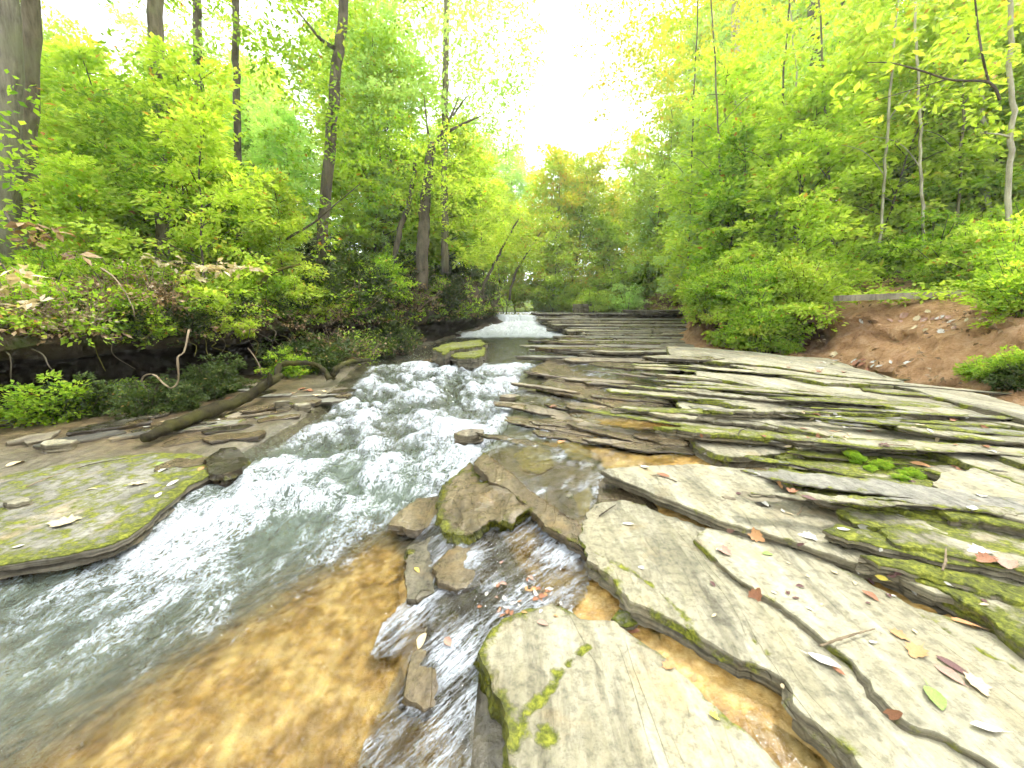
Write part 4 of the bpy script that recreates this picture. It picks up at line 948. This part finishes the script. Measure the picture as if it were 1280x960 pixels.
solo_tree('dark trunk leaning slightly right above the left bank, limb near its top', [P3(404, 350, 10), P3(404, 280, 10), P3(414, 170, 10.1), P3(421, 80, 10.2), P3(430, -10, 10.3), P3(440, -220, 10.5)], [.15, .125, .125, .115, .10, .07], 'dark_bark',
          limbs=[([P3(418, 60, 10.15), P3(402, 50, 10), P3(385, 30, 9.8), P3(370, 10, 9.7)], .05)], crownC=blob(430, -60, 130, 60, 10.6, 40, 1.4, 6) + blob(400, 200, 50, 110, 9.6, 26, .4, 36) + blob(385, 60, 60, 40, 10.2, 20, .8, 7), seed=16)
solo_tree('dark trunk at the head of the left bank under yellowish leaves', [P3(527, 350, 12.5), P3(529, 300, 12.5), P3(532, 250, 12.6), P3(540, 180, 12.7)], [.2, .19, .16, .12], 'dark_bark',
          limbs=[([P3(540, 185, 12.7), P3(556, 160, 12.6), P3(566, 140, 12.5), P3(574, 120, 12.5)], .06), ([P3(541, 184, 12.7), P3(560, 165, 12.5), P3(585, 152, 12.3), P3(602, 145, 12.1)], .06), ([P3(538, 190, 12.7), P3(533, 150, 12.9), P3(530, 120, 13)], .05), ([P3(566, 145, 12.5), P3(580, 125, 12.4), P3(590, 115, 12.4)], .03)],
          crownC=blob(545, 215, 70, 55, 12.6, 46, 1.2, 8), colour='lime', seed=17)
solo_tree('slanting slim dark trunk beside the trunk at the head of the left bank', [P3(492, 330, 12.5), P3(500, 285, 12.6), P3(512, 250, 12.7), P3(520, 200, 12.8)], [.09, .085, .07, .05], 'dark_bark', crownC=blob(490, 200, 60, 60, 12.6, 36, 1., 9), colour='green', seed=18)
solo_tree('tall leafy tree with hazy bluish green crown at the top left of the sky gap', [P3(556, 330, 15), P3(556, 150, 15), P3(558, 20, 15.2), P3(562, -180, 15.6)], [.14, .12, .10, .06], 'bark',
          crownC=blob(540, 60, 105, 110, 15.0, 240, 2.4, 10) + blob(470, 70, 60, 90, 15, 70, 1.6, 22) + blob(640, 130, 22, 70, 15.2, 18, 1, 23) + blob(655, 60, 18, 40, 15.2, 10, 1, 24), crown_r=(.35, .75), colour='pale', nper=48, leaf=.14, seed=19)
solo_tree('first of two slender dark saplings leaning right over the stream', [P3(603, 358, 14.5), P3(618, 330, 14.4), P3(632, 302, 14.2), P3(650, 270, 14)], [.05, .045, .035, .02], 'dark_bark', crownC=blob(640, 290, 50, 36, 14.2, 34, 1., 11), colour='lime', seed=20, cat='sapling', name='sapling')
solo_tree('second slender dark sapling leaning right, closer to the fall', [P3(637, 366, 16.5), P3(646, 338, 16.4), P3(660, 315, 16.3), P3(676, 290, 16.2)], [.05, .045, .035, .02], 'dark_bark', crownC=blob(672, 300, 50, 40, 16.2, 34, 1., 12), colour='lime', seed=21, cat='sapling', name='sapling')
# right bank trunks
solo_tree('slender pale trunk near the right edge of the picture', [P3(1257, 325, 7.2), P3(1262, 200, 7.2), P3(1264, 120, 7.2), P3(1262, 0, 7.3), P3(1258, -160, 7.4)], [.042, .038, .034, .03, .02], 'pale_bark', crownC=blob(1230, 60, 60, 110, 7.4, 34, .8, 13), crown_r=(.2, .42), nper=30, colour='lime', seed=22,
          limbs=[([P3(1263, 172, 7.2), P3(1250, 168, 7.1), P3(1225, 166, 7.0)], .02)])
solo_tree('thin pale trunk left of the slender pale trunk', [P3(1238, 310, 9.5), P3(1232, 200, 9.5), P3(1226, 100, 9.6), P3(1222, 0, 9.7)], [.05, .045, .04, .03], 'pale_bark', crownC=blob(1215, 120, 40, 80, 9.7, 24, .8, 14), colour='lime', seed=23)
solo_tree('brown trunk half hidden in the leaves on the right slope', [P3(1165, 330, 12), P3(1168, 220, 12), P3(1172, 120, 12.2), P3(1176, -40, 12.5)], [.11, .1, .09, .07], 'bark', crownC=blob(1165, 60, 60, 60, 12.4, 30, 1.2, 15), colour='green', seed=24)
solo_tree('short bare pale stub of a trunk among the shrubs on the right bank', [P3(995, 335, 11), P3(996, 300, 11), P3(999, 268, 11)], [.09, .08, .065], 'pale_bark', seed=25, cat='stub', name='tree_stub')
solo_tree('pale mottled trunk showing in a gap of the right crowns', [P3(938, 330, 17), P3(932, 200, 17), P3(927, 140, 17.1), P3(922, 90, 17.2), P3(915, -60, 17.5)], [.24, .2, .2, .18, .12], 'pale_bark', crownC=blob(880, 40, 90, 80, 17.5, 80, 1.6, 16) + blob(795, 90, 50, 85, 18.5, 60, 1.4, 46) + blob(775, 10, 45, 60, 19, 30, 1.2, 47), colour='yellow', leaf=.15, seed=26)
solo_tree('dark forked trunk at the top of the right crowns', [P3(1030, 330, 14), P3(1024, 160, 14), P3(1018, 50, 14.2), P3(1012, -60, 14.4)], [.2, .18, .16, .12], 'dark_bark', limbs=[([P3(1021, 50, 14.2), P3(1036, 25, 14), P3(1052, 5, 13.8), P3(1070, -25, 13.6)], .1)], crownC=blob(1060, 30, 90, 70, 14.3, 60, 1.5, 17), colour='green', leaf=.14, seed=27)
t = thing('overhanging_branch', 'dark bare branch reaching out from the right above the shrubs', 'branch', tuple(P3(1250, 125, 5.2)))
tb = TB(); o0 = P3(1250, 125, 5.2)
tb.tube(spline([P3(1250, 125, 5.2) - o0, P3(1236, 103, 5.2) - o0, P3(1190, 100, 5.2) - o0, P3(1150, 88, 5.2) - o0, P3(1115, 79, 5.2) - o0, P3(1084, 78, 5.2) - o0], 22), np.linspace(.016, .004, 22), 6)
tb.tube(spline([P3(1236, 103, 5.2) - o0, P3(1228, 70, 5.2) - o0, P3(1222, 30, 5.3) - o0, P3(1216, -30, 5.3) - o0], 12), np.linspace(.012, .008, 12), 6)
tb.tube(spline([P3(1184, 99, 5.2) - o0, P3(1140, 112, 5.2) - o0, P3(1080, 130, 5.1) - o0], 12), np.linspace(.008, .003, 12), 5)
obj('stem', tb.build('stem', M['dark_bark']), t)
C = [P3(a, b, 5.2) - o0 for a, b in [(1100, 40), (1160, 30), (1190, 60), (1130, 60), (1060, 120), (1110, 140), (1160, 130), (1200, 20), (1240, 70), (1120, 8), (1080, 90)]]
obj('foliage', crown_mesh('foliage', M['lime'], C, .22, 16, .12, 5), t)

rr = random.Random(11)
def leftx(y): p = np.array(LPATH); return float(np.interp(y, p[:, 1], p[:, 0]))
def rightx(y): p = np.array(RPATH); return float(np.interp(y, p[:, 1], p[:, 0]))
def spot(px, yr, gap, h=1.5):
    y = rr.uniform(*yr); x = atd(rr.uniform(*px), y, h)
    if y < 32:
        lx, rx = leftx(y) - gap, rightx(y) + gap
        if px[0] + px[1] < 1280 and gap is not None: x = min(x, lx - rr.uniform(0, .8))
        else: x = max(x, rx + rr.uniform(0, .8))
    return x, y
def fill(n, px, yr, kinds, cols, label, cat, name, group, sc=(.85, 1.15), bark=None, gap=.6):
    for i in range(n):
        if gap < 0: y = rr.uniform(*yr); x = atd(rr.uniform(*px), y, 2)
        else: x, y = spot(px, yr, gap)
        plant(kinds, rr.randrange(len(kinds)), x, y, rr.choice(cols), label, cat, name, group, rr.uniform(*sc), bark=bark, lean=(rr.uniform(-.06, .06), rr.uniform(-.06, .06)))
fill(13, (30, 430), (7, 10.5), SAP, ['lime', 'green', 'lime', 'green'], 'leafy understory sapling on the left bank', 'sapling', 'sapling', 'understory saplings on the left bank', (.55, .8))
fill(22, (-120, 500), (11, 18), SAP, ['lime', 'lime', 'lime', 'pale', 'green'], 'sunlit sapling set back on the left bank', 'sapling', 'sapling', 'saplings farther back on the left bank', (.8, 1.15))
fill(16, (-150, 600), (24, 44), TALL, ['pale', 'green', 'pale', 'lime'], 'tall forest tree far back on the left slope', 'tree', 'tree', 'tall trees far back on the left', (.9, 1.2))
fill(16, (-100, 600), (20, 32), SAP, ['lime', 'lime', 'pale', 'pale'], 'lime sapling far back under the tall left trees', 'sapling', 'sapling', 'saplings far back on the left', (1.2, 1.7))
fill(12, (450, 625), (15, 24), SAP, ['lime', 'lime', 'green'], 'bright sapling at the upstream end of the left bank', 'sapling', 'sapling', 'saplings at the upstream end of the left bank', (.9, 1.4))
fill(13, (850, 930), (13, 20), SAP, ['lime', 'lime', 'pale'], 'sunlit sapling on the right bank beside the far fall', 'sapling', 'sapling', 'saplings beside the far fall', (1.0, 1.5), gap=.1)
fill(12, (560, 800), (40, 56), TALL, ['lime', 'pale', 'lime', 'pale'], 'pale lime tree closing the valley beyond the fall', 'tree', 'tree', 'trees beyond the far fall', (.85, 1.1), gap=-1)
fill(14, (590, 800), (27, 38), SAP, ['lime', 'yellow', 'lime', 'lime'], 'bright sapling beyond the lip of the far fall', 'sapling', 'sapling', 'saplings beyond the far fall', (1.1, 1.7), gap=-1)
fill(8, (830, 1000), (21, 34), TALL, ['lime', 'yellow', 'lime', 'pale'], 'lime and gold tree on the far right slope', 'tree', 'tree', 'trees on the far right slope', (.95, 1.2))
fill(14, (960, 1450), (14, 28), TALL, ['lime', 'lime', 'green'], 'lime leaved tree on the near right slope', 'tree', 'tree', 'trees on the near right slope', (.8, 1.1))
fill(17, (880, 1350), (9, 14), SAP, ['lime', 'lime', 'green'], 'lime leaved sapling on the right bank', 'sapling', 'sapling', 'saplings on the right bank', (.8, 1.15))
fill(20, (790, 1300), (14, 24), SAP, ['lime', 'lime', 'yellow'], 'lime leaved sapling beyond the right shrubs', 'sapling', 'sapling', 'saplings beyond the right shrubs', (1., 1.5))
for i, (a, b, y, lean, bk) in enumerate([(1155, 330, 8.6, -4, 'pale_bark'), (1195, 320, 9.2, 6, 'bark'), (1098, 340, 9.0, 8, 'pale_bark'), (1042, 345, 9.6, -6, 'bark'), (968, 345, 10.5, 6, 'dark_bark'), (905, 350, 12, -5, 'bark'), (860, 350, 15, 4, 'dark_bark'), (1010, 330, 11.5, -8, 'pale_bark')]):
    solo_tree(('pale', 'brown', 'pale grey', 'mottled brown', 'thin dark', 'thin brown', 'far thin dark', 'whitish')[i] + ' slender stem standing among the leaves of the right bank', [P3(a, b, y), P3(a + lean, b - 130, y), P3(a + 2 * lean, b - 250, y + .1), P3(a + 4 * lean, b - 420, y + .2)], [.028, .026, .022, .015], bk,
              limbs=[([P3(a + lean, b - 120, y), P3(a + lean - 25, b - 150, y - .1), P3(a + lean - 60, b - 160, y - .2)], .012), ([P3(a + 1.6 * lean, b - 190, y), P3(a + lean + 30, b - 225, y - .1), P3(a + lean + 50, b - 240, y - .2)], .012)],
              crownC=blob(a + 3 * lean, b - 300, 60, 60, y + .2, 22, .6, 60 + i), crown_r=(.2, .42), nper=30, leaf=.13, colour='lime', seed=60 + i, cat='sapling', name='sapling', sides=7)
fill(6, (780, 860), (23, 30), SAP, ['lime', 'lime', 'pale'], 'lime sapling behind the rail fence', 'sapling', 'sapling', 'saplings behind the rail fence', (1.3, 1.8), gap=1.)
def shrubs(n, px, yr, cols, label, group, sc=(.7, 1.1), dz=-.05, gap=.3, kinds=SHR):
    for i in range(n):
        x, y = spot(px, yr, gap)
        plant(kinds, rr.randrange(len(kinds)), x, y, rr.choice(cols), label, 'shrub', 'shrub', group, rr.uniform(*sc), z=drop(x, y) + dz)
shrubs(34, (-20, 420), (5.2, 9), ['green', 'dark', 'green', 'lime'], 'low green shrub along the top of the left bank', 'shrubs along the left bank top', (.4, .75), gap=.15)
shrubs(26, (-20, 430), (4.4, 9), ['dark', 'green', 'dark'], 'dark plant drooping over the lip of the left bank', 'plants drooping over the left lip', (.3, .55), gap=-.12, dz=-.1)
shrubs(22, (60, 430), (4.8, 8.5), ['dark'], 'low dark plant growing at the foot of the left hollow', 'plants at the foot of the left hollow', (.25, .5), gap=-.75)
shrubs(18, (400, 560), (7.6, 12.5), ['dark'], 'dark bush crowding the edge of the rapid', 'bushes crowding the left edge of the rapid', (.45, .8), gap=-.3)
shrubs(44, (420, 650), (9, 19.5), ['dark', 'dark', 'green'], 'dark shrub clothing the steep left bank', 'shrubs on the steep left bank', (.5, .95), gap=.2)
shrubs(22, (860, 1010), (7.4, 10.5), ['lime', 'green', 'green'], 'green shrub overhanging the dark undercut of the right bank', 'shrubs overhanging the right undercut', (.5, .85), gap=-.15, dz=.1)
shrubs(26, (860, 1040), (8.6, 11.5), ['lime', 'green', 'lime'], 'bushy lime shrub spilling over the right bank', 'shrubs spilling over the right bank', (.7, 1.15), gap=.1)
shrubs(26, (1060, 1420), (6.6, 10), ['lime', 'green', 'green'], 'leafy shrub above the dirt bank', 'shrubs above the dirt bank', (.6, 1.0), gap=2.3)
shrubs(34, (615, 800), (24, 31), ['lime', 'lime', 'pale'], 'bright low shrub beyond the lip of the far fall', 'low shrubs beyond the far fall', (1.0, 1.7), gap=-3.5)
shrubs(30, (720, 900), (17, 30), ['lime', 'green', 'yellow'], 'small shrub on the far right bank', 'shrubs on the far right bank', (.9, 1.5), gap=.4)
for a, b, y, c in [(1225, 470, 4.2, 'green'), (1262, 482, 4.0, 'dark'), (1270, 460, 4.0, 'green'), (905, 432, 8.6, 'lime'), (950, 436, 8.2, 'lime'), (985, 440, 7.6, 'green'), (890, 425, 9, 'lime')]:
    p, n, o = shot(a, b)
    if p: plant(SHR, 3, p.x, p.y, c, 'small leafy plant at the foot of the right bank', 'plant', 'small_plant', 'plants at the foot of the right bank', .3, z=p.z - .02)
for i in range(12):
    y = rr.uniform(4.6, 6.6); x = atd(rr.uniform(1215, 1330), y, 1.2); x = max(x, rightx(y) + .9)
    plant(SHR, rr.randrange(4), x, y, rr.choice(['lime', 'green', 'green']), 'leafy shrub at the right edge above the dirt bank', 'shrub', 'shrub', 'shrubs at the right edge above the dirt', rr.uniform(.4, .7))
for i in range(11):
    a = rr.uniform(0, 1); p, n, o = shot(1062 + 100 * a + rr.uniform(-12, 12), 574 + 32 * a + rr.uniform(-6, 6))
    if p: plant(SHR, 3, p.x, p.y, 'green', 'tiny bright green plant growing in the moss under the bare ledge', 'plant', 'small_plant', 'tiny plants in the moss strip', rr.uniform(.05, .08), z=p.z)
# dead, brown and pale leaved stems tangled over the left bank
TANG = [Kind(shrub(340 + i, Ht=[.9, 1.2, .7][i], spread=[1.1, .9, .9][i], n=22, nper=9, ncl=3, leaf=.09), 'vine', ['brown', 'blush', 'green'], 'stems') for i in range(3)]
shrubs(44, (-20, 440), (4.6, 8.6), ['brown', 'brown', 'blush', 'green'], 'tangle of pale dead stems on the left bank edge', 'dead stem tangles on the left bank', (.45, .8), gap=.25, kinds=TANG)
shrubs(26, (400, 580), (7.6, 13), ['brown', 'brown', 'green'], 'brown dead stems drooping over the steep left bank', 'dead stems on the steep left bank', (.6, .95), gap=-.3, kinds=TANG)
C = [P3(a, b, 6.3) for a, b in [(195, 322), (215, 330), (235, 328), (255, 335), (275, 338), (295, 336), (312, 335), (245, 345), (270, 330)]]
t = thing('leafy_spray', 'spray of whitish fading leaves hanging over the left bank', 'spray', tuple(C[0])); tb = TB(); tb.tube(spline([c - C[0] for c in C[:7]], 14), np.linspace(.01, .004, 14), 5); obj('stem', tb.build('stem', M['dark_bark']), t)
obj('foliage', crown_mesh('foliage', M['blush'], np.array(C) - C[0], .14, 14, .13, 9), t)
for k, (a, b, y, c, lab) in enumerate([(30, 300, 4.3, 'brown', 'spray of dead brown leaves at the left edge of the picture'), (14, 345, 4.1, 'blush', 'pale curled leaves hanging at the left edge below the brown spray')]):
    p = P3(a, b, y); t = thing('leafy_spray', lab, 'spray', tuple(p)); tb = TB(); tb.tube([np.array([-.5, .3, .35]), np.array([-.2, .1, .12]), np.zeros(3)], [.012, .009, .004], 5); obj('stem', tb.build('stem', M['dark_bark']), t)
    obj('foliage', crown_mesh('foliage', M[c], np.random.RandomState(k).normal(0, .12, (6, 3)), .12, 9, .13, 10 + k), t)
# low ground plants and litter clothing the banks
def cover(name, Vv, ok, n, m, r, nper, L, seed, label, lift=.05, **kw):
    rs = np.random.RandomState(seed); Vv = np.asarray(Vv); idx = np.where(ok(Vv[:, 0], Vv[:, 1], Vv[:, 2]))[0]
    wgt = 1. / (4 + np.abs(Vv[idx, 1])); C = Vv[rs.choice(idx, n, p=wgt / wgt.sum())] + rs.normal(0, .1, (n, 3)) * np.array([1, 1, .2]); C[:, 2] += lift
    tag(obj(name, crown_mesh(name, m, C, rs.uniform(.6, 1.4, n) * r, nper, L, seed, **kw)), label, kind='stuff')
lft = lambda x, y, z: (z > .95) & (y < 22) & (y > 2) & (x > -16)
cover('undergrowth', LV, lft, 900, M['green'], .22, 26, .085, 1, 'low green undergrowth covering the left bank', .12)
cover('undergrowth', LV, lambda x, y, z: lft(x, y, z) & (y > 7), 700, M['dark'], .25, 30, .09, 2, 'dark low undergrowth on the steep left bank', .1)
cover('leaf_litter', LV, lft, 900, M['brown'], .25, 22, .08, 3, 'brown dead leaf litter on the left bank', .02, tilt=.15, thick=.04, droop=0.)
rgt = lambda x, y, z: (z > .9) & (y > 3) & (y < 24) & (x < 20) & ((y > 7) | (z > 1.35))
cover('undergrowth', RV, rgt, 900, M['lime'], .24, 26, .09, 4, 'low bright undergrowth covering the right bank', .12)
cover('undergrowth', RV, rgt, 500, M['green'], .24, 26, .09, 5, 'low green undergrowth on the right bank', .1)
cover('leaf_litter', RV, lambda x, y, z: (z > .4) & (y > 3) & (y < 12) & (x < 12), 260, M['brown'], .14, 8, .06, 6, 'dry leaf litter on the dirt bank', .015, tilt=.2, thick=.03, droop=0.)
# ------------------------------------------------------------------ logs, vines, timber, fence, stones
def log(label, pts, rads, m, name='log', cat='log', sides=10, seed=0, parts=()):
    pts = np.array(pts, float); b = pts[0].copy(); tb = TB(); n = 28; P = spline(pts - b, n); rs = np.random.RandomState(seed); P[1:-1] += rs.normal(0, min(.012, .12 * max(rads)), (n - 2, 3))
    tb.tube(P, np.interp(np.linspace(0, 1, n), np.linspace(0, 1, len(rads)), rads) * (1 + rs.normal(0, .13, n)), sides)
    for pp, r0 in parts: tb.tube(spline(np.array(pp) - b, 12), np.linspace(r0, r0 * .3, 12), 7)
    return tag(obj(name, tb.build(name, M[m]), None, tuple(b)), label, cat)
log('long mossy log lying along the foot of the left bank', [at(178, 548, .0), at(215, 532, .02), at(260, 515, .03), at(305, 499, .08), at(330, 482, .22), at(352, 470, .3)], [.045, .07, .08, .075, .07, .05], 'log_bark', seed=1,
    parts=[([at(305, 499, .08), at(322, 494, .1), at(345, 488, .1)], .05), ([at(338, 478, .26), at(336, 466, .42)], .05)])
log('arched mossy root on the left bank above the rapid', [at(345, 474, .2), at(352, 456, .4), at(378, 454, .42), at(400, 458, .35), at(412, 474, .15)], [.045, .05, .04, .04, .05], 'log_bark', 'root', 'root', seed=2)
log('second mossy root curling down to the water beside the arched root', [at(415, 474, .12), at(422, 460, .3), at(440, 452, .35), at(462, 450, .25)], [.05, .055, .045, .03], 'log_bark', 'root', 'root', seed=3)
log('pale looping vine hanging under the left bank overhang', [P3(236, 412, 5.2), P3(230, 440, 5.1), P3(222, 447, 5), P3(223, 475, 5), P3(214, 485, 5), P3(203, 478, 5), P3(192, 468, 5), P3(180, 470, 5), P3(178, 480, 5), P3(190, 493, 5.1)], [.012, .012, .011, .011, .01, .008], 'vine', 'vine', 'vine', 6, 4)
log('pale drooping vine on the shrubs above the left overhang', [P3(126, 335, 5.4), P3(142, 346, 5.3), P3(156, 365, 5.2), P3(166, 385, 5.2), P3(168, 396, 5.2)], [.01, .009, .007, .005], 'vine', 'vine', 'vine', 6, 5)
sk = random.Random(4)
for i, (a, b) in enumerate([(1000, 640), (1120, 560), (1180, 700), (930, 540), (830, 600), (1060, 800), (760, 640), (320, 520), (250, 540), (130, 580), (60, 600), (1210, 470), (1100, 470), (700, 530)]):
    p, n, o = shot(a, b)
    if p is None: continue
    an = sk.uniform(0, 3.1); L_ = sk.uniform(.12, .4); c = np.array(p); dr = np.array([math.cos(an), math.sin(an), 0]) * L_ / 2
    log('thin dry twig lying on the rock or damp floor by the stream', [c - dr + [0, 0, .012], c - dr * .3 + [sk.uniform(-.02, .02), sk.uniform(-.02, .02), .02], c + dr * .4 + [0, 0, .018], c + dr + [0, 0, .014]], [.005, .005, .004, .002], sk.choice(('vine', 'dark_bark')), 'twig', 'twig', 5, 80 + i)['group'] = 'dry twigs by the stream'
hr = random.Random(21)
for i in range(26):
    y = hr.uniform(4.2, 10); x = leftx(y) - hr.uniform(.05, .4); z1 = hr.uniform(.8, 1.15); L_ = hr.uniform(.25, .8)
    log('thin root hanging in front of the dark hollow of the left bank', [(x - .15, y, z1), (x + .05, y, z1 - .1), (x + hr.uniform(-.05, .15), y + hr.uniform(-.15, .15), z1 - L_ * .6), (x + hr.uniform(-.1, .2), y + hr.uniform(-.25, .25), z1 - L_)], [.009, .008, .006, .003], hr.choice(('dark_bark', 'dark_bark', 'moss_bark')), 'root', 'root', 5, 40 + i)['group'] = 'roots hanging from the left bank'
log('thin hanging root dangling from the overhang near the mossy log', [P3(310, 435, 7.2), P3(322, 452, 7.1), P3(327, 468, 7)], [.012, .01, .006], 'vine', 'root', 'root', 6, 6)
log('thin dark branch rising from the left bank shrubs', [P3(335, 345, 8.5), P3(352, 305, 8.4), P3(390, 280, 8.2), P3(420, 255, 8.0), P3(450, 230, 7.9)], [.025, .022, .018, .012, .006], 'dark_bark', 'branch', 'branch', 6, 7)
log('mossy slanting dead stem leaning on the left bank', [P3(283, 432, 7.6), P3(300, 410, 7.6), P3(315, 375, 7.7), P3(335, 345, 7.8), P3(375, 330, 8)], [.05, .045, .04, .035, .02], 'moss_bark', 'dead_stem', 'stem', 7, 8)
log('bent bare stem lying at the foot of the dirt bank on the right', [P3(1200, 480, 4.4), P3(1230, 468, 4.4), P3(1262, 450, 4.4), P3(1300, 425, 4.5)], [.02, .024, .022, .018], 'vine', 'dead_stem', 'stem', 6, 9)
t = thing('timber_beam', 'weathered timber beam lying along the top of the right dirt bank', 'timber beam', tuple(P3(1125, 372, 7.0)))
a, b = P3(1045, 374, 6.9), P3(1215, 366, 6.3); c = (a + b) / 2; L = np.linalg.norm(b - a)
tb = TB(); tb.box((0, 0, 0), (L, .22, .10)); me = tb.build('beam', M['timber'], False); o = obj('plank', me, t); o.rotation_euler = (0, R(-2), math.atan2(b[1] - a[1], b[0] - a[0]))
t.location = tuple(c)
def fence():
    pts = [P3(a, b, y) for a, b, y in [(765, 345, 27), (790, 339, 26.5), (815, 335, 26), (842, 331, 25.5)]]
    t = thing('rail_fence', 'weathered two rail wooden fence above the far right bank', 'fence', tuple(pts[0])); o0 = pts[0]
    for p in pts:
        tb = TB(); tb.tube([p - o0 + np.array([0, 0, -.7]), p - o0 + np.array([0, 0, .5])], [.05, .045], 7); obj('post', tb.build('post', M['timber']), t)
    for h in (.05, .4):
        tb = TB(); tb.tube([p - o0 + np.array([0, -.06, h]) for p in pts], .03, 6); obj('rail', tb.build('rail', M['timber']), t)
fence()
def stone(label, px, py, w, h, z=None, m='grey_rock', seed=0, moss=.1):
    p, n, _ = shot(px, py)
    if p is None: return
    s = (p - cam.location).dot(Vector((0, CP, -SP))) / F
    rs = np.random.RandomState(seed); a = np.linspace(0, 2 * math.pi, 9)[:-1]; r = rs.uniform(.75, 1.1, 8)
    P = np.stack([p.x + np.cos(a) * w * s / 2 * r, p.y + np.sin(a) * w * s / 2 * .7 * r], 1)
    zt = p.z + h * s * .9
    tag(obj('stone', slab(P, zt, thick=h * s * 1.5, g=max(.02, w * s / 8), amp=.02, m=m, moss=moss, moss_edge=.2, side_moss=.2, undercut=.0, rough=.03)), label, 'stone')
stone('yellowish flat stone by the dark hollow of the left bank', 73, 562, 40, 12, m='rock', seed=1)
stone('pale oblong stone on the mossy left shelf', 22, 632, 38, 9, m='rock', seed=2)
stone('small pale stone below the mossy log end', 354, 510, 16, 10, m='rock', seed=3)
stone('second small pale stone right of the first below the mossy log', 378, 512, 20, 8, m='rock', seed=4)
stone('squared grey stone block at the far side of the fall', 726, 391, 22, 12, m='rock', seed=5)
stone('flat brown stone in the hollow of the left bank', 212, 499, 22, 7, seed=6)
stone('brown wet stone breaking the surface in the rapid', 590, 548, 40, 9, m='wet_rock', seed=7)
stone('small dark stone splitting the water at the right side of the rapid', 636, 502, 26, 8, m='wet_rock', seed=8)

# ------------------------------------------------------------------ light
BLOOM_HAZE = True
if BLOOM_HAZE:  # added scattering volume: imitates lens bloom and lifts the shadows
    mm, mnt = mat('bloom_haze'); mg = G(mnt); vs_ = mg.n('ShaderNodeVolumeScatter'); vs_.inputs['Color'].default_value = (1, 1, 1, 1); vs_.inputs['Density'].default_value = .0016; vs_.inputs['Anisotropy'].default_value = .35
    mo_ = mg.n('ShaderNodeOutputMaterial'); mg.link(vs_.outputs[0], mo_.inputs['Volume'])
    tb = TB(); tb.box((0, 30, 10), (110, 90, 26)); tag(obj('bloom_haze', tb.build('bloom_haze', mm, False)), 'thin pale morning mist hanging in the wooded valley', kind='stuff')
w = bpy.data.worlds.new('World'); S.world = w; w.use_nodes = True; w.cycles.sampling_method = 'NONE'; nt = w.node_tree; nt.nodes.clear(); g = G(nt)
SUN_EL, SUN_AZ = 60, 55
sky = g.n('ShaderNodeTexSky'); sky.sky_type = 'NISHITA'; sky.sun_disc = False; sky.sun_elevation = R(SUN_EL); sky.sun_rotation = R(SUN_AZ); sky.dust_density = 4; sky.air_density = 1
b1 = g.n('ShaderNodeBackground'); g.link(sky.outputs[0], b1.inputs[0]); b1.inputs[1].default_value = .1
b2 = g.n('ShaderNodeBackground'); b2.inputs[0].default_value = (.97, .985, 1, 1); b2.inputs[1].default_value = 2.7     # the white overcast
ad = g.n('ShaderNodeAddShader'); g.link(b1.outputs[0], ad.inputs[0]); g.link(b2.outputs[0], ad.inputs[1])
wo = g.n('ShaderNodeOutputWorld'); g.link(ad.outputs[0], wo.inputs[0])
sd = bpy.data.lights.new('sun', 'SUN'); sd.energy = 4.8; sd.angle = R(10); sd.color = (1, .98, .95)
so = bpy.data.objects.new('sun', sd); COL.objects.link(so)
az, el = R(SUN_AZ), R(SUN_EL); dv = Vector((math.sin(az) * math.cos(el), math.cos(az) * math.cos(el), math.sin(el)))
so.rotation_euler = dv.to_track_quat('Z', 'Y').to_euler()
S.view_settings.view_transform = 'Standard'; S.view_settings.look = 'None'; S.view_settings.exposure = 0; S.view_settings.gamma = 1
cy = S.cycles
cy.max_bounces = 9; cy.diffuse_bounces = 7; cy.glossy_bounces = 2; cy.transmission_bounces = 6; cy.volume_bounces = 1; cy.transparent_max_bounces = 8
cy.use_denoising = True; cy.caustics_reflective = False; cy.caustics_refractive = False; cy.sample_clamp_indirect = 4
try: cy.denoiser = 'OPENIMAGEDENOISE'
except Exception: pass
cy.use_adaptive_sampling = True; cy.adaptive_threshold = .1; cy.adaptive_min_samples = 12
cy.debug_use_spatial_splits = False
